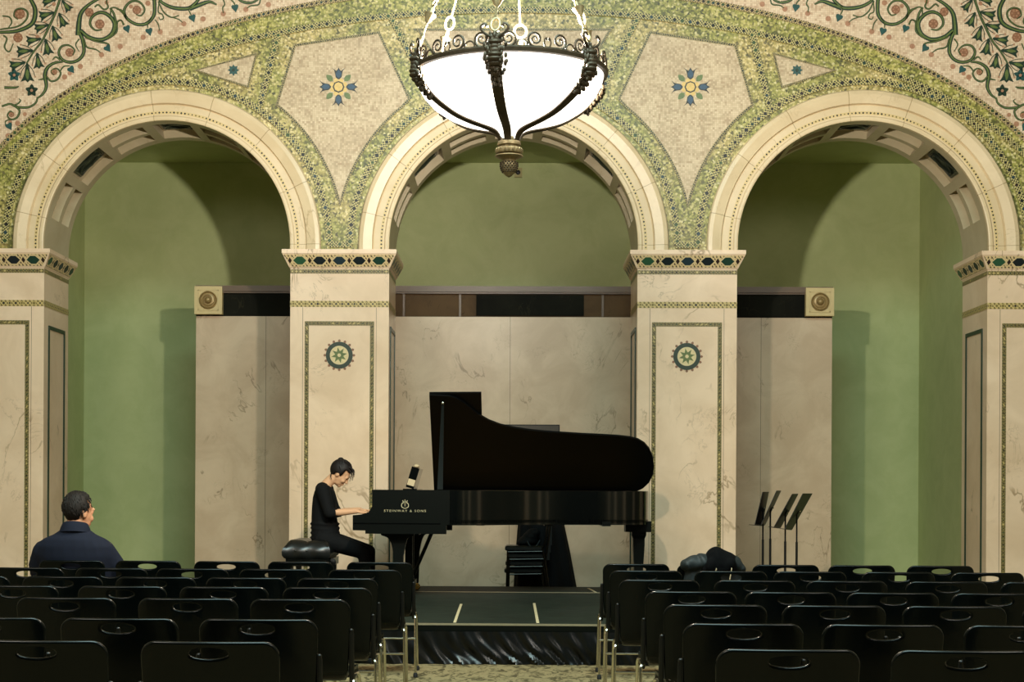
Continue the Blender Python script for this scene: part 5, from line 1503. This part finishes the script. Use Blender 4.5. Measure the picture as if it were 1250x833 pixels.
for k_ in range(6):
    a = R(-8 + 60 * k_); u = Vector((math.sin(a), -math.cos(a), 0)); tq = Vector((math.cos(a), math.sin(a), 0))
    # rib hugging the bowl
    P = [(.632, .02), (.617, -.06), (.583, -.12), (.528, -.183), (.450, -.240), (.357, -.291), (.255, -.325), (.165, -.347), (.105, -.368), (.076, -.395), (.064, -.425)]
    S2 = smooth_path([(r, 0, h) for r, h in P], 4)
    b = MB(); rings = []
    for i, v in enumerate(S2):
        t = i / (len(S2) - 1); wd = .040 - .018 * t; c = u * v.x + Vector((0, 0, v.z)); nrm = (u * (1 - t) + Vector((0, 0, -t))) * .009
        rings.append([c + tq * wd + nrm * .3, c + tq * wd * .5 + nrm * 1.6, c - tq * wd * .5 + nrm * 1.6, c - tq * wd + nrm * .3, c - tq * wd - nrm, c + tq * wd - nrm])
    b.loft(rings); rib = b.build('rib', M['iron'], ch, True)
    # acanthus mask at the rim
    b = MB(); rnk = random.Random(11 + k_)
    for (h, r, w_) in ((.085, .615, .030), (.065, .62, .045), (.04, .628, .062), (.015, .630, .050), (-.01, .630, .052), (-.035, .630, .062), (-.06, .624, .068), (-.085, .612, .064), (-.11, .598, .052), (-.135, .580, .040), (-.16, .558, .030), (-.185, .534, .022)):
        b.ell(u * r + Vector((0, 0, h)), (w_ * .75, w_ * .6, .024), nu=10, nv=6)
        for i in range(9):
            f = (i / 8 - .5) * 2
            b.ell(u * (r + .018 * (1 - abs(f)) + rnk.uniform(-.006, .006)) + tq * f * w_ * rnk.uniform(.85, 1.1) + Vector((0, 0, h + rnk.uniform(-.014, .014))), (.011, .011, rnk.uniform(.012, .022)), nu=6, nv=5)
    for s_ in (-1, 1):
        b.tube(smooth_path([u * .63 + tq * s_ * .02 + Vector((0, 0, .07)), u * .64 + tq * s_ * .065 + Vector((0, 0, .095)), u * .64 + tq * s_ * .085 + Vector((0, 0, .13)), u * .64 + tq * s_ * .06 + Vector((0, 0, .15)), u * .64 + tq * s_ * .045 + Vector((0, 0, .13))], 4), .009, 6)
    b.build('acanthus_mask', M['iron'], rib, True)
    # hanger: ring, rod, bell ornament, link, rod up to the hub
    top = Vector((0, 0, 1.62)) + u * .06; base = u * .62 + Vector((0, 0, .11)); dv = (top - base)
    b = MB(); dn = dv.normalized()
    ring = [base + dn * (.045 + .045 * math.cos(t)) * 1.0 + tq * .028 * math.sin(t) for t in [2 * PI * i / 18 for i in range(18)]]
    b.tube(ring, .009, 6, closed=True)
    b.tube([base + dn * .08, base + dn * .28], .008, 6)
    Mz = dn.to_track_quat('Z', 'Y').to_matrix()
    def along(h, r): return [base + dn * h + Mz @ Vector((r * math.cos(t), r * math.sin(t), 0)) for t in [2 * PI * i / 12 for i in range(12)]]
    b.loft([along(h, r) for h, r in ((.17, .006), (.19, .020), (.22, .032), (.235, .040), (.245, .016), (.27, .014), (.29, .008))])
    ring = [base + dn * (.33 + .042 * math.cos(t)) + tq * .042 * math.sin(t) for t in [2 * PI * i / 18 for i in range(18)]]
    b.tube(ring, .009, 6, closed=True)
    b.tube([base + dn * .37, base + dn * dv.length], .007, 6)
    b.build('hanger', M['iron_gilt'], ch, True)
b = MB(); b.lathe([(.02, -.50), (.078, -.505), (.082, -.515), (.082, -.530), (.066, -.536), (.066, -.540), (.088, -.550), (.094, -.568), (.090, -.586), (.066, -.594), (.066, -.598), (.096, -.600), (.098, -.607), (.085, -.615), (.045, -.630), (.048, -.640), (.058, -.650), (.060, -.672), (.054, -.700), (.042, -.722), (.022, -.742), (.004, -.752)], (0, 0, 0), 28)
fin = b.build('finial', M['iron_gilt'], ch, True)
fin.location.z = .035; fin.scale = (.92, .92, .92)
b = MB()
for j, (h, r) in enumerate(((-.652, .058), (-.664, .060), (-.677, .0595), (-.690, .0565), (-.703, .052), (-.716, .0445))):
    for i in range(16):
        a = 2 * PI * (i + .5 * (j % 2)) / 16; b.ell((r * math.cos(a), r * math.sin(a), h), (.0075, .0075, .0068), nu=6, nv=4)
b.build('acorn_studs', M['iron'], fin)
b = MB()
for i in range(20):
    a = 2 * PI * i / 20; b.ell((.088 * math.cos(a), .088 * math.sin(a), -.568), (.011, .011, .020), nu=6, nv=5)
b.build('finial_gadroons', M['iron_gilt'], fin)
b = MB(); b.lathe([(.02, 1.50), (.08, 1.54), (.10, 1.60), (.07, 1.66), (.03, 1.72), (.022, 1.8), (.022, HZ - ZRIM - .12), (.12, HZ - ZRIM - .08), (.16, HZ - ZRIM)], (0, 0, 0), 20); b.build('stem_and_canopy', M['iron_gilt'], ch, True)
b = MB(); b.lathe([(.03, -.42), (.03, -.10), (.09, -.08), (.09, -.05), (.03, -.03), (.01, .02)], (0, 0, 0), 16); b.build('inner_stem', M['iron_gilt'], ch)

# ------------------------------------------------------------------ light
def lamp(name, kind, loc, power, col=(1, 1, 1), size=.1, rot=None, size_y=None):
    l = bpy.data.lights.new(name, kind); l.energy = power; l.color = col
    if kind == 'AREA':
        l.size = size
        if size_y: l.shape = 'RECTANGLE'; l.size_y = size_y
    else: l.shadow_soft_size = size
    o = bpy.data.objects.new(name, l); COL.objects.link(o); o.location = loc
    if rot: o.rotation_euler = rot
    return o
WARM = (1.0, .915, .80)
lamp('chandelier_bulb', 'POINT', (CHX, DC, ZRIM + .10), 1650, WARM, .09)
lamp('dome_daylight', 'AREA', (0, 5.5, HZ - .02), 1450, (.68, 1.0, 1.0), 5.0, (0, 0, 0))
for x in (-4.2, 4.2):  # warm fill added for the hall's unseen chandeliers, evens out the wall
    lamp('hall_fill', 'POINT', (x, 4.5, 6.4), 800, WARM, 1.0)
wd = bpy.data.worlds.new('world'); SC.world = wd; wd.use_nodes = True
wd.node_tree.nodes['Background'].inputs[0].default_value = (.9, .85, .7, 1); wd.node_tree.nodes['Background'].inputs[1].default_value = .03

SC.view_settings.view_transform = 'Standard'; SC.view_settings.look = 'None'
SC.view_settings.exposure = 0.0; SC.view_settings.gamma = 1.0; SC.view_settings.use_curve_mapping = False
SC.cycles.use_denoising = True
SC.cycles.max_bounces = 8
SC.cycles.sample_clamp_indirect = 6
